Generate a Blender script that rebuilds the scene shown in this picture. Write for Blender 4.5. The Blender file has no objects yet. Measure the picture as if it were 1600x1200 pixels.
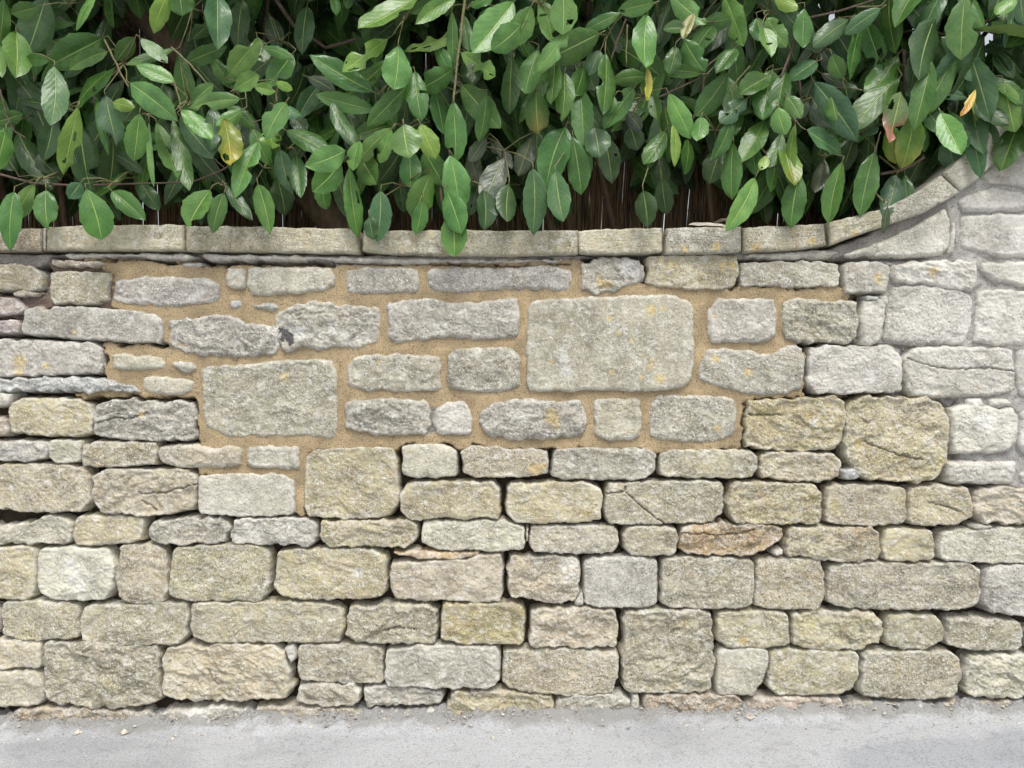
import bpy, math, random
import numpy as np
from mathutils import Vector

# ------------------------------------------------------------------ scene, camera, light
scene = bpy.context.scene
COL = scene.collection
rng = random.Random(7)
nrg = np.random.default_rng(7)

S = 0.002            # metres per traced unit on the wall face
D = 2.4              # camera distance to the wall face
CZ = 1.04            # camera height

cam_data = bpy.data.cameras.new("camera")
cam = bpy.data.objects.new("camera", cam_data)
COL.objects.link(cam)
cam.location = (0, -D, CZ)
cam.rotation_euler = (math.radians(90), 0, 0)
cam_data.sensor_width = 36.0
cam_data.lens = 27.0
cam_data.clip_start = 0.02
cam_data.clip_end = 3000
scene.camera = cam

SUN_EL, SUN_ROT = 60.0, 166.0
world = bpy.data.worlds.new("World")
scene.world = world
world.use_nodes = True
wn = world.node_tree
bg = wn.nodes["Background"]
sky = wn.nodes.new("ShaderNodeTexSky")
sky.sky_type = 'NISHITA'
sky.sun_disc = False
sky.sun_elevation = math.radians(SUN_EL)
sky.sun_rotation = math.radians(SUN_ROT)
sky.air_density = 1.0
sky.dust_density = 4.0
hs = wn.nodes.new("ShaderNodeHueSaturation")
hs.inputs['Saturation'].default_value = 0.26     # overcast: a greyer sky
wn.links.new(sky.outputs[0], hs.inputs['Color'])
wn.links.new(hs.outputs[0], bg.inputs['Color'])
bg.inputs['Strength'].default_value = 0.15

sun_data = bpy.data.lights.new("sun", 'SUN')
sun = bpy.data.objects.new("sun", sun_data)
COL.objects.link(sun)
sun_data.energy = 1.5
sun_data.angle = math.radians(22)
sun_data.color = (1.0, 0.965, 0.91)
# direction towards the sun (in front of the wall, a little to the right)
az = math.radians(SUN_ROT)
to_sun = Vector((math.sin(az) * math.cos(math.radians(SUN_EL)),
                 math.cos(az) * math.cos(math.radians(SUN_EL)),
                 math.sin(math.radians(SUN_EL))))
sun.rotation_euler = to_sun.to_track_quat('Z', 'Y').to_euler()

scene.view_settings.view_transform = 'Standard'
scene.view_settings.look = 'None'
scene.view_settings.exposure = 0.53
scene.view_settings.gamma = 1.0
scene.render.engine = 'CYCLES'

# ------------------------------------------------------------------ helpers
def P(px, py, y=0.0):
    """point of the place seen at a traced photo position, at depth y behind the wall face"""
    k = S * (D + y) / D
    return ((px - 800.0) * k, y, CZ + (600.0 - py) * k)

def mesh_obj(name, verts, faces, mat, parent=None, smooth=True, loc=None, attrs=None, uv=None):
    v = np.asarray(verts, dtype=np.float32).reshape(-1, 3)
    if loc is not None:
        v = v - np.asarray(loc, dtype=np.float32)
    me = bpy.data.meshes.new(name)
    if isinstance(faces, np.ndarray):
        n, k = faces.shape
        me.vertices.add(len(v)); me.vertices.foreach_set("co", v.ravel())
        me.loops.add(n * k); me.loops.foreach_set("vertex_index", faces.astype(np.int32).ravel())
        me.polygons.add(n)
        me.polygons.foreach_set("loop_start", np.arange(0, n * k, k, dtype=np.int32))
        me.polygons.foreach_set("loop_total", np.full(n, k, dtype=np.int32))
        me.update(calc_edges=True)
    else:
        me.from_pydata([tuple(map(float, q)) for q in v], [], [tuple(map(int, f)) for f in faces])
        me.update()
    if smooth:
        me.polygons.foreach_set("use_smooth", np.ones(len(me.polygons), dtype=bool))
    if attrs:
        for an, arr in attrs.items():
            a = me.attributes.new(an, 'FLOAT_COLOR', 'POINT')
            arr = np.asarray(arr, dtype=np.float32)
            if arr.shape[1] == 3:
                arr = np.concatenate([arr, np.ones((len(arr), 1), np.float32)], 1)
            a.data.foreach_set("color", arr.ravel())
    if uv is not None:
        lay = me.uv_layers.new(name="UVMap")
        li = np.empty(len(me.loops), dtype=np.int32); me.loops.foreach_get("vertex_index", li)
        lay.data.foreach_set("uv", np.asarray(uv, dtype=np.float32)[li].ravel())
    me.materials.append(mat)
    o = bpy.data.objects.new(name, me)
    if loc is not None:
        o.location = loc
    COL.objects.link(o)
    if parent is not None:
        o.parent = parent
    return o

def empty(name, loc=(0, 0, 0)):
    o = bpy.data.objects.new(name, None)
    o.empty_display_size = 0.1
    o.location = loc
    COL.objects.link(o)
    return o

def tag(o, label=None, cat=None, group=None, kind=None):
    if label: o["label"] = label
    if cat: o["category"] = cat
    if group: o["group"] = group
    if kind: o["kind"] = kind
    return o

# ---- vectorised 2D gradient noise
_perm = nrg.permutation(4096)
_ga = nrg.random(4096) * 2 * np.pi
_gx, _gy = np.cos(_ga), np.sin(_ga)
def pn(x, y, seed=0):
    x = np.asarray(x, float) + seed * 17.31; y = np.asarray(y, float) + seed * 9.77
    xi = np.floor(x).astype(int); yi = np.floor(y).astype(int)
    fx, fy = x - xi, y - yi
    u = fx * fx * fx * (fx * (fx * 6 - 15) + 10); v = fy * fy * fy * (fy * (fy * 6 - 15) + 10)
    def g(ix, iy, dx, dy):
        h = _perm[(_perm[ix & 4095] + iy) & 4095]
        return _gx[h] * dx + _gy[h] * dy
    a = g(xi, yi, fx, fy); b = g(xi + 1, yi, fx - 1, fy)
    c = g(xi, yi + 1, fx, fy - 1); d = g(xi + 1, yi + 1, fx - 1, fy - 1)
    return ((a + (b - a) * u) * (1 - v) + (c + (d - c) * u) * v) * 1.5
def fbm(x, y, oct=4, seed=0, gain=0.5):
    r = 0; a = 1.0; f = 1.0
    for i in range(oct):
        r = r + a * pn(x * f, y * f, seed + i * 3)
        a *= gain; f *= 2.03
    return r
def sstep(a, b, x):
    t = np.clip((x - a) / (b - a), 0, 1)
    return t * t * (3 - 2 * t)

def smooth_poly(pts, seed, amp=1.3, step=3.0, it=2):
    p = np.array(pts, float)
    lo, hi = p.min(0), p.max(0); cc = (lo + hi) / 2; hf = (hi - lo) / 2 + 1e-6
    if (hf[0] / hf[1] < 4.5) and hf[1] > 16:             # the blocks are squarish: fill their corners out a little
        uv = (p - cc) / hf; m = np.abs(uv).max(1)
        mv = uv * (1 / np.maximum(m, .3) - 1)[:, None] * hf * .5
        ln = np.hypot(*mv.T)[:, None] + 1e-6
        p = p + mv * np.minimum(1, 4.0 / ln)
    for _ in range(it):
        q = np.roll(p, -1, 0)
        p = np.stack([p * 0.89 + q * 0.11, p * 0.11 + q * 0.89], 1).reshape(-1, 2)
    q = np.roll(p, -1, 0); seg = np.hypot(*(q - p).T); cum = np.concatenate([[0], np.cumsum(seg)])
    n = max(12, int(cum[-1] / step)); t = np.linspace(0, cum[-1], n, endpoint=False)
    pc = np.concatenate([p, p[:1]])
    r = np.stack([np.interp(t, cum, pc[:, 0]), np.interp(t, cum, pc[:, 1])], 1)
    r[:, 0] += amp * 0.8 * fbm(r[:, 0] / 16, r[:, 1] / 16, 4, seed)
    r[:, 1] += amp * fbm(r[:, 0] / 16, r[:, 1] / 16, 4, seed + 50)
    return r

def sdist(poly, X, Y):
    """signed distance, positive inside"""
    shp = X.shape; x = X.ravel(); y = Y.ravel()
    a = poly; b = np.roll(poly, -1, 0)
    best = np.full(x.shape, 1e9); ins = np.zeros(x.shape, bool)
    for (ax, ay), (bx, by) in zip(a, b):
        ex, ey = bx - ax, by - ay
        l2 = ex * ex + ey * ey + 1e-9
        t = np.clip(((x - ax) * ex + (y - ay) * ey) / l2, 0, 1)
        dd = (x - ax - t * ex) ** 2 + (y - ay - t * ey) ** 2
        best = np.minimum(best, dd)
        if ay != by:
            c = ((ay > y) != (by > y)) & (x < (bx - ax) * (y - ay) / (by - ay) + ax)
            ins ^= c
    d = np.sqrt(best)
    return np.where(ins, d, -d).reshape(shp)

def polydist(line, X, Y):
    best = np.full(X.shape, 1e9)
    for (ax, ay), (bx, by) in zip(line[:-1], line[1:]):
        ex, ey = bx - ax, by - ay
        t = np.clip(((X - ax) * ex + (Y - ay) * ey) / (ex * ex + ey * ey + 1e-9), 0, 1)
        best = np.minimum(best, np.hypot(X - ax - t * ex, Y - ay - t * ey))
    return best

# ------------------------------------------------------------------ node helpers
class NT:
    def __init__(s, name):
        s.m = bpy.data.materials.new(name); s.m.use_nodes = True
        s.t = s.m.node_tree; s.n = s.t.nodes; s.b = s.n["Principled BSDF"]
    def new(s, typ, **kw):
        o = s.n.new(typ)
        for k, v in kw.items(): setattr(o, k, v)
        return o
    def link(s, a, b): s.t.links.new(a, b)
    def val(s, sock, v):
        if hasattr(v, 'is_linked'): s.link(v, sock)
        else: sock.default_value = v
    def math(s, op, a, b=0.0, clamp=False):
        o = s.new("ShaderNodeMath", operation=op); o.use_clamp = clamp
        s.val(o.inputs[0], a); s.val(o.inputs[1], b); return o.outputs[0]
    def noise(s, vec, scale, detail=4, rough=0.55, dist=0.0, w=None):
        o = s.new("ShaderNodeTexNoise")
        if w is not None:
            o.noise_dimensions = '4D'; s.val(o.inputs['W'], w)
        s.link(vec, o.inputs['Vector'])
        o.inputs['Scale'].default_value = scale; o.inputs['Detail'].default_value = detail
        o.inputs['Roughness'].default_value = rough; o.inputs['Distortion'].default_value = dist
        return o.outputs['Fac']
    def ramp(s, v, a, b, lo=0.0, hi=1.0):
        o = s.new("ShaderNodeMapRange"); o.interpolation_type = 'SMOOTHSTEP'
        s.val(o.inputs['Value'], v); s.val(o.inputs['From Min'], a); s.val(o.inputs['From Max'], b)
        o.inputs['To Min'].default_value = lo; o.inputs['To Max'].default_value = hi
        return o.outputs[0]
    def mix(s, f, a, b, mode='MIX'):
        o = s.new("ShaderNodeMix", data_type='RGBA', blend_type=mode)
        s.val(o.inputs[0], f)
        for i, v in ((6, a), (7, b)):
            if hasattr(v, 'is_linked'): s.link(v, o.inputs[i])
            else: o.inputs[i].default_value = (*v, 1.0) if len(v) == 3 else v
        return o.outputs[2]
    def bump(s, h, dist, strength=1.0, normal=None):
        o = s.new("ShaderNodeBump"); o.inputs['Strength'].default_value = strength
        o.inputs['Distance'].default_value = dist
        s.link(h, o.inputs['Height'])
        if normal is not None: s.link(normal, o.inputs['Normal'])
        return o.outputs[0]

def scaled(k, vec, sc):
    o = k.new("ShaderNodeMapping"); k.link(vec, o.inputs['Vector'])
    o.inputs['Scale'].default_value = sc
    return o.outputs[0]

# ------------------------------------------------------------------ materials
def stone_material(name, tooled=0.0):
    k = NT(name)
    tc = k.new("ShaderNodeTexCoord").outputs['Object']
    oi = k.new("ShaderNodeObjectInfo")
    w = k.math('MULTIPLY', oi.outputs['Random'], 37.0)
    def at(nm):
        a = k.new("ShaderNodeAttribute"); a.attribute_type = 'OBJECT'; a.attribute_name = nm
        return a.outputs['Fac']
    lich = at("lichen"); warm = at("warmth")
    va = k.new("ShaderNodeAttribute"); va.attribute_type = 'GEOMETRY'; va.attribute_name = "mark"
    sep = k.new("ShaderNodeSeparateColor"); k.link(va.outputs['Color'], sep.inputs[0])
    tint = k.new("ShaderNodeAttribute"); tint.attribute_type = 'GEOMETRY'; tint.attribute_name = "tint"
    base = tint.outputs['Color']
    big = k.noise(tc, 9, 5, 0.6, 0.6, w)
    med = k.noise(scaled(k, tc, (1, 1, 1.7)), 34, 6, 0.68, 0.8, w)
    fine = k.noise(tc, 140, 5, 0.7, 0.3, w)
    spk = k.noise(tc, 230, 3, 0.7, 0.2, w)
    c = k.mix(k.ramp(big, 0.32, 0.68), k.mix(1.0, base, (0.76, 0.745, 0.71), 'MULTIPLY'),
              k.mix(1.0, base, (1.22, 1.21, 1.18), 'MULTIPLY'))
    # broad blotches of weathering
    c = k.mix(k.math('MULTIPLY', k.ramp(k.noise(tc, 21, 6, 0.66, 0.5, k.math('ADD', w, 15.0)), 0.48, 0.64), 0.55), c, k.mix(1.0, c, (0.66, 0.66, 0.66), 'MULTIPLY'))
    # warm iron staining
    st = k.math('MULTIPLY', k.ramp(k.noise(tc, 13, 6, 0.66, 0.6, k.math('ADD', w, 5.0)), 0.48, 0.68), k.math('MULTIPLY', warm, 0.8))
    c = k.mix(st, c, (0.42, 0.305, 0.175))
    # pale crustose lichen mottling
    pale = k.math('MULTIPLY', k.ramp(k.noise(tc, 48, 9, 0.80, 0.3, k.math('ADD', w, 9.0)), 0.485, 0.60), 0.66)
    c = k.mix(pale, c, (0.64, 0.63, 0.58))
    # cream and buff bare stone showing through
    c = k.mix(k.math('MULTIPLY', k.ramp(k.noise(tc, 11, 7, 0.70, 0.5, k.math('ADD', w, 27.0)), 0.52, 0.66), k.math('MULTIPLY', warm, 1.1)), c, (0.52, 0.45, 0.33))
    # yellow-olive lichen
    lth = k.math('SUBTRACT', 0.66, k.math('MULTIPLY', lich, 0.24))
    ln = k.math('ADD', k.math('MULTIPLY', k.noise(tc, 13, 8, 0.72, 0.3, k.math('ADD', w, 3.0)), 0.7),
                k.math('MULTIPLY', fine, 0.3))
    lf = k.math('MULTIPLY', k.ramp(ln, lth, k.math('ADD', lth, 0.14)), 0.72)
    c = k.mix(lf, c, k.mix(k.ramp(spk, 0.4, 0.6), (0.35, 0.30, 0.11), (0.50, 0.45, 0.25)))
    # crisp grains and specks, patchy and differing from stone to stone
    msk = k.ramp(k.math('ADD', k.noise(tc, 15, 5, 0.65, 0.4, k.math('ADD', w, 21.0)), k.math('MULTIPLY', k.math('SUBTRACT', oi.outputs['Random'], 0.5), 0.22)), 0.40, 0.62, 0.55, 1.25)
    c = k.mix(k.math('MULTIPLY', k.ramp(fine, 0.46, 0.37), k.math('MULTIPLY', msk, 0.72)), c, k.mix(1.0, c, (0.40, 0.385, 0.36), 'MULTIPLY'))
    c = k.mix(k.math('MULTIPLY', k.ramp(spk, 0.55, 0.64), k.math('MULTIPLY', msk, 0.72)), c, (0.78, 0.77, 0.71))
    c = k.mix(k.math('MULTIPLY', k.ramp(spk, 0.44, 0.35), k.math('MULTIPLY', msk, 0.40)), c, k.mix(1.0, c, (0.40, 0.39, 0.37), 'MULTIPLY'))
    # marked patches: orange lichen, white crust, black crust
    edge = k.math('MULTIPLY', k.math('SUBTRACT', k.noise(tc, 100, 6, 0.75), 0.5), 2.2)
    def patch(ch, a, b):
        return k.ramp(k.math('ADD', sep.outputs[ch], edge), a, b)
    c = k.mix(k.math('MULTIPLY', patch(0, 0.42, 0.85), 0.66), c,
              k.mix(k.ramp(fine, 0.42, 0.58), (0.50, 0.35, 0.11), (0.64, 0.53, 0.28)))
    c = k.mix(k.math('MULTIPLY', patch(1, 0.42, 0.95), 0.50), c, (0.74, 0.74, 0.72))
    c = k.mix(k.math('MULTIPLY', patch(2, 0.42, 0.60), 0.9), c, (0.05, 0.05, 0.055))
    k.link(c, k.b.inputs['Base Color'])
    k.b.inputs['Roughness'].default_value = 0.92
    k.b.inputs['Specular IOR Level'].default_value = 0.25
    h = k.math('ADD', k.math('MULTIPLY', med, 0.55), k.math('ADD', k.math('MULTIPLY', fine, 0.65), k.math('MULTIPLY', spk, 0.35)))
    if tooled > 0:
        tl = k.noise(scaled(k, tc, (0.12, 1, 1.0)), 190, 3, 0.6, 0.0, w)
        h = k.math('ADD', h, k.math('MULTIPLY', tl, tooled))
    k.link(k.bump(k.math('MULTIPLY', h, k.math('ADD', k.math('MULTIPLY', msk, 0.7), 0.3)), 0.0075, 1.0), k.b.inputs['Normal'])
    return k.m

M_stone = stone_material("weathered_stone")
M_coping = stone_material("coping_stone_face", 0.45)

def mortar_material():
    k = NT("lime_mortar")
    tc = k.new("ShaderNodeTexCoord").outputs['Object']
    va = k.new("ShaderNodeAttribute"); va.attribute_type = 'GEOMETRY'; va.attribute_name = "zone"
    base = va.outputs['Color']
    n1 = k.noise(tc, 14, 5, 0.6, 0.5)
    n2 = k.noise(tc, 210, 4, 0.75, 0.0)
    n3 = k.noise(tc, 420, 2, 0.7, 0.0)
    c = k.mix(k.ramp(n1, 0.3, 0.7), k.mix(1.0, base, (0.84, 0.83, 0.83), 'MULTIPLY'), k.mix(1.0, base, (1.14, 1.12, 1.08), 'MULTIPLY'))
    c = k.mix(k.math('MULTIPLY', k.ramp(n2, 0.47, 0.38), 0.9), c, k.mix(1.0, c, (0.40, 0.34, 0.28), 'MULTIPLY'))
    c = k.mix(k.math('MULTIPLY', k.ramp(n3, 0.58, 0.68), 0.5), c, k.mix(1.0, c, (1.5, 1.5, 1.45), 'MULTIPLY'))
    k.link(c, k.b.inputs['Base Color'])
    k.b.inputs['Roughness'].default_value = 0.95
    k.b.inputs['Specular IOR Level'].default_value = 0.15
    h = k.math('ADD', k.math('MULTIPLY', n2, 1.0), k.math('MULTIPLY', n3, 0.5))
    k.link(k.bump(h, 0.010, 1.0), k.b.inputs['Normal'])
    return k.m
M_mortar = mortar_material()

def simple(name, col, rough=0.8, var=0.25, scale=30, bump=0.002, bscale=80, stretch=(1, 1, 1)):
    k = NT(name)
    tc = scaled(k, k.new("ShaderNodeTexCoord").outputs['Object'], stretch)
    n = k.noise(tc, scale, 5, 0.6, 0.4)
    c = k.mix(k.ramp(n, 0.3, 0.7), tuple(v * (1 - var) for v in col), tuple(v * (1 + var) for v in col))
    k.link(c, k.b.inputs['Base Color'])
    k.b.inputs['Roughness'].default_value = rough
    k.b.inputs['Specular IOR Level'].default_value = 0.3
    k.link(k.bump(k.noise(tc, bscale, 5, 0.65), bump), k.b.inputs['Normal'])
    return k.m

M_core = simple("rubble_core", (0.13, 0.11, 0.09), 0.95)
M_bark = simple("laurel_bark", (0.12, 0.085, 0.055), 0.85, 0.4, 40, 0.006, 60, (1, 1, 0.25))
M_twig = simple("young_twig", (0.16, 0.15, 0.07), 0.6, 0.3, 60)
M_drytwig = simple("dry_twig", (0.12, 0.085, 0.065), 0.8, 0.3, 60)
M_reed = simple("dried_reed", (0.24, 0.165, 0.10), 0.7, 0.75, 120, 0.002, 90, (1, 1, 0.06))
M_post = simple("stained_post", (0.06, 0.033, 0.022), 0.7, 0.3, 30, 0.003, 60, (1, 1, 0.15))
M_wire = simple("fence_wire", (0.12, 0.11, 0.10), 0.5)
M_soil = simple("garden_soil", (0.045, 0.033, 0.024), 0.95, 0.4, 12, 0.02, 40)
M_grit = simple("stone_chips", (0.40, 0.37, 0.32), 0.9, 0.55, 60)
M_dry = simple("dry_leaf", (0.40, 0.36, 0.31), 0.8, 0.25, 60)

def leaf_material():
    k = NT("laurel_leaf")
    uv = k.new("ShaderNodeUVMap"); uv.uv_map = "UVMap"
    sp = k.new("ShaderNodeSeparateXYZ"); k.link(uv.outputs[0], sp.inputs[0])
    u, v = sp.outputs[0], sp.outputs[1]
    av = k.math('ABSOLUTE', k.math('SUBTRACT', v, 0.5))        # 0 midrib .. 0.5 margin
    lc = k.new("ShaderNodeAttribute"); lc.attribute_type = 'GEOMETRY'; lc.attribute_name = "leafcol"
    tc = k.new("ShaderNodeTexCoord").outputs['Object']
    base = lc.outputs['Color']
    n1 = k.noise(tc, 22, 4, 0.6, 0.3)
    n2 = k.noise(tc, 190, 4, 0.65, 0.0)
    n3 = k.noise(tc, 420, 2, 0.6)
    c = k.mix(k.ramp(n1, 0.3, 0.7), k.mix(1.0, base, (0.80, 0.84, 0.85), 'MULTIPLY'), k.mix(1.0, base, (1.22, 1.16, 1.1), 'MULTIPLY'))
    # side veins
    ph = k.math('SUBTRACT', k.math('MULTIPLY', u, 52.0), k.math('ADD', k.math('MULTIPLY', av, 30.0), k.math('MULTIPLY', n1, 7.0)))
    vein = k.math('POWER', k.math('MULTIPLY', k.math('ADD', k.math('SINE', ph), 1.0), 0.5), 9.0)
    c = k.mix(k.math('MULTIPLY', vein, 0.13), c, k.mix(1.0, base, (2.3, 2.0, 1.6), 'MULTIPLY'))
    # pale dust and specks
    c = k.mix(k.math('MULTIPLY', k.ramp(n2, 0.58, 0.74), 0.10), c, (0.26, 0.31, 0.20))
    c = k.mix(k.math('MULTIPLY', k.ramp(n3, 0.70, 0.78), 0.5), c, (0.07, 0.05, 0.02))
    rib = k.ramp(av, k.math('SUBTRACT', 0.046, k.math('MULTIPLY', u, 0.026)), 0.014)
    c = k.mix(k.math('MULTIPLY', rib, 0.85), c, k.mix(0.40, (0.36, 0.43, 0.15), k.mix(1.0, base, (3.0, 2.6, 2.0), 'MULTIPLY')))
    geo = k.new("ShaderNodeNewGeometry")
    c2 = k.mix(geo.outputs['Backfacing'], c, k.mix(0.55, c, (0.16, 0.21, 0.09)))
    k.link(c2, k.b.inputs['Base Color'])
    rr = k.math('ADD', k.math('MULTIPLY', n1, 0.20), 0.17)
    rr = k.math('ADD', rr, k.math('MULTIPLY', k.ramp(n2, 0.5, 0.75), 0.25))
    k.link(rr, k.b.inputs['Roughness'])
    k.b.inputs['Specular IOR Level'].default_value = 0.30
    hgt = k.math('ADD', k.math('MULTIPLY', k.math('SINE', ph), 0.045), k.math('MULTIPLY', k.noise(tc, 34, 2, 0.40), 0.75))
    hgt = k.math('SUBTRACT', hgt, k.math('MULTIPLY', rib, 0.9))
    k.link(k.bump(hgt, 0.0022, 1.0), k.b.inputs['Normal'])
    tr = k.new("ShaderNodeBsdfTranslucent")
    k.link(k.mix(1.0, c2, (1.5, 1.7, 0.7), 'MULTIPLY'), tr.inputs['Color'])
    ms = k.new("ShaderNodeMixShader"); ms.inputs[0].default_value = 0.16
    k.link(k.b.outputs[0], ms.inputs[1]); k.link(tr.outputs[0], ms.inputs[2])
    out = [n for n in k.n if n.type == 'OUTPUT_MATERIAL'][0]
    k.link(ms.outputs[0], out.inputs['Surface'])
    return k.m
M_leaf = leaf_material()

def ground_material():
    k = NT("worn_concrete")
    tc = k.new("ShaderNodeTexCoord").outputs['Object']
    va = k.new("ShaderNodeAttribute"); va.attribute_type = 'GEOMETRY'; va.attribute_name = "zone"
    dirt_and_patch = k.new("ShaderNodeSeparateColor"); k.link(va.outputs['Color'], dirt_and_patch.inputs[0])
    n0 = k.noise(tc, 1.3, 5, 0.6, 0.5)
    n1 = k.noise(tc, 10, 6, 0.65, 0.4)
    n2 = k.noise(tc, 150, 4, 0.75)
    n3 = k.noise(tc, 300, 3, 0.7)
    c = k.mix(k.ramp(n0, 0.36, 0.54), (0.42, 0.43, 0.45), (0.565, 0.578, 0.60))
    c = k.mix(k.math('MULTIPLY', k.ramp(n1, 0.45, 0.7), 0.35), c, (0.55, 0.55, 0.54))
    c = k.mix(k.math('MULTIPLY', k.ramp(k.noise(tc, 27, 5, 0.7), 0.46, 0.34), 0.30), c, (0.22, 0.22, 0.225))
    c = k.mix(k.math('MULTIPLY', k.ramp(n2, 0.48, 0.38), 0.48), c, (0.17, 0.17, 0.18))
    c = k.mix(k.math('MULTIPLY', k.ramp(n3, 0.54, 0.64), 0.55), c, (0.78, 0.78, 0.78))
    c = k.mix(k.math('MULTIPLY', k.ramp(k.math('ADD', dirt_and_patch.outputs[1], k.math('MULTIPLY', k.math('SUBTRACT', n1, 0.5), 0.7)), 0.30, 0.75), 0.6), c, k.mix(1.0, c, (0.70, 0.72, 0.77), 'MULTIPLY'))   # darker, slightly bluish patch towards the right
    # hairline cracks
    vo = k.new("ShaderNodeTexVoronoi", feature='DISTANCE_TO_EDGE'); vo.inputs['Scale'].default_value = 1.7
    wv = k.new("ShaderNodeVectorMath", operation='ADD'); k.link(tc, wv.inputs[0])
    nz = k.new("ShaderNodeTexNoise"); nz.inputs['Scale'].default_value = 6; nz.inputs['Detail'].default_value = 5; k.link(tc, nz.inputs['Vector'])
    sc_ = k.new("ShaderNodeVectorMath", operation='SCALE'); k.link(nz.outputs['Color'], sc_.inputs[0]); sc_.inputs['Scale'].default_value = 0.35
    k.link(sc_.outputs[0], wv.inputs[1]); k.link(wv.outputs[0], vo.inputs['Vector'])
    c = k.mix(k.math('MULTIPLY', k.ramp(vo.outputs['Distance'], 0.006, 0.0), k.ramp(n0, 0.55, 0.65, 0.0, 0.35)), c, (0.12, 0.12, 0.12))
    dd = k.ramp(k.math('ADD', dirt_and_patch.outputs[0], k.math('MULTIPLY', k.math('SUBTRACT', n1, 0.5), 2.0)), 0.35, 0.95)
    dcol = k.mix(k.ramp(n2, 0.42, 0.58), (0.16, 0.15, 0.13), (0.40, 0.385, 0.355))
    c = k.mix(k.math('MULTIPLY', dd, 0.85), c, k.mix(k.ramp(n1, 0.4, 0.6), dcol, (0.34, 0.335, 0.32)))
    k.link(c, k.b.inputs['Base Color'])
    k.b.inputs['Roughness'].default_value = 0.85
    k.b.inputs['Specular IOR Level'].default_value = 0.3
    k.link(k.bump(k.math('ADD', n2, k.math('MULTIPLY', n3, 0.5)), 0.006), k.b.inputs['Normal'])
    return k.m
M_ground = ground_material()
# ------------------------------------------------------------------ the setting: pavement and garden soil
def build_ground():
    xs = np.concatenate([np.linspace(-60, -2.6, 12), np.arange(-2.5, 2.51, 0.0125), np.linspace(2.6, 60, 12)])
    ys = np.concatenate([np.linspace(-40, -1.25, 14), np.arange(-1.2, 0.13, 0.0125)])
    X, Y = np.meshgrid(xs, ys)
    Z = 0.0175 * np.clip(X, -3, 3) - 0.004
    # rough fillet of grit and old cement along the foot of the wall
    n = fbm(X * 5, np.zeros_like(X), 4, 11)
    reach = 0.10 + 0.055 * n
    t = np.clip(1 + (Y + 0.0) / np.maximum(reach, 0.03), 0, 1)
    Z += t ** 1.6 * (0.028 + 0.018 * fbm(X * 9, Y * 7, 4, 5)) + t * 0.010 * fbm(X * 36, Y * 36, 4, 8, .65)
    Z += 0.0025 * fbm(X * 3, Y * 3, 3, 21)
    zone = np.zeros((X.size, 3)); zone[:, 0] = np.clip(t * 1.25, 0, 1).ravel()
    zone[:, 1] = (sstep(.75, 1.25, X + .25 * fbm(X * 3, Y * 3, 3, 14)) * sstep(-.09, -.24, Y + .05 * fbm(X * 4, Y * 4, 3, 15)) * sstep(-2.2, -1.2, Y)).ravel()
    nx, ny = len(xs), len(ys)
    idx = np.arange(nx * ny).reshape(ny, nx)
    f = np.stack([idx[:-1, :-1], idx[:-1, 1:], idx[1:, 1:], idx[1:, :-1]], -1).reshape(-1, 4)
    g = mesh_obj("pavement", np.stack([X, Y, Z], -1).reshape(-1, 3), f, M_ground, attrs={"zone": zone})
    tag(g, "light grey gritty pavement along the foot of the stone wall", kind="structure")
build_ground()

def build_soil():
    xs = np.linspace(-4, 4, 60); ys = np.linspace(0.36, 9, 30)
    X, Y = np.meshgrid(xs, ys)
    Z = 1.12 + 0.03 * fbm(X * 3, Y * 3, 3, 31)
    idx = np.arange(X.size).reshape(X.shape)
    f = np.stack([idx[:-1, :-1], idx[:-1, 1:], idx[1:, 1:], idx[1:, :-1]], -1).reshape(-1, 4)
    s = mesh_obj("garden_soil", np.stack([X, Y, Z], -1).reshape(-1, 3), f, M_soil)
    tag(s, "dark garden soil behind the wall under the hedge", kind="structure")
build_soil()

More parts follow.
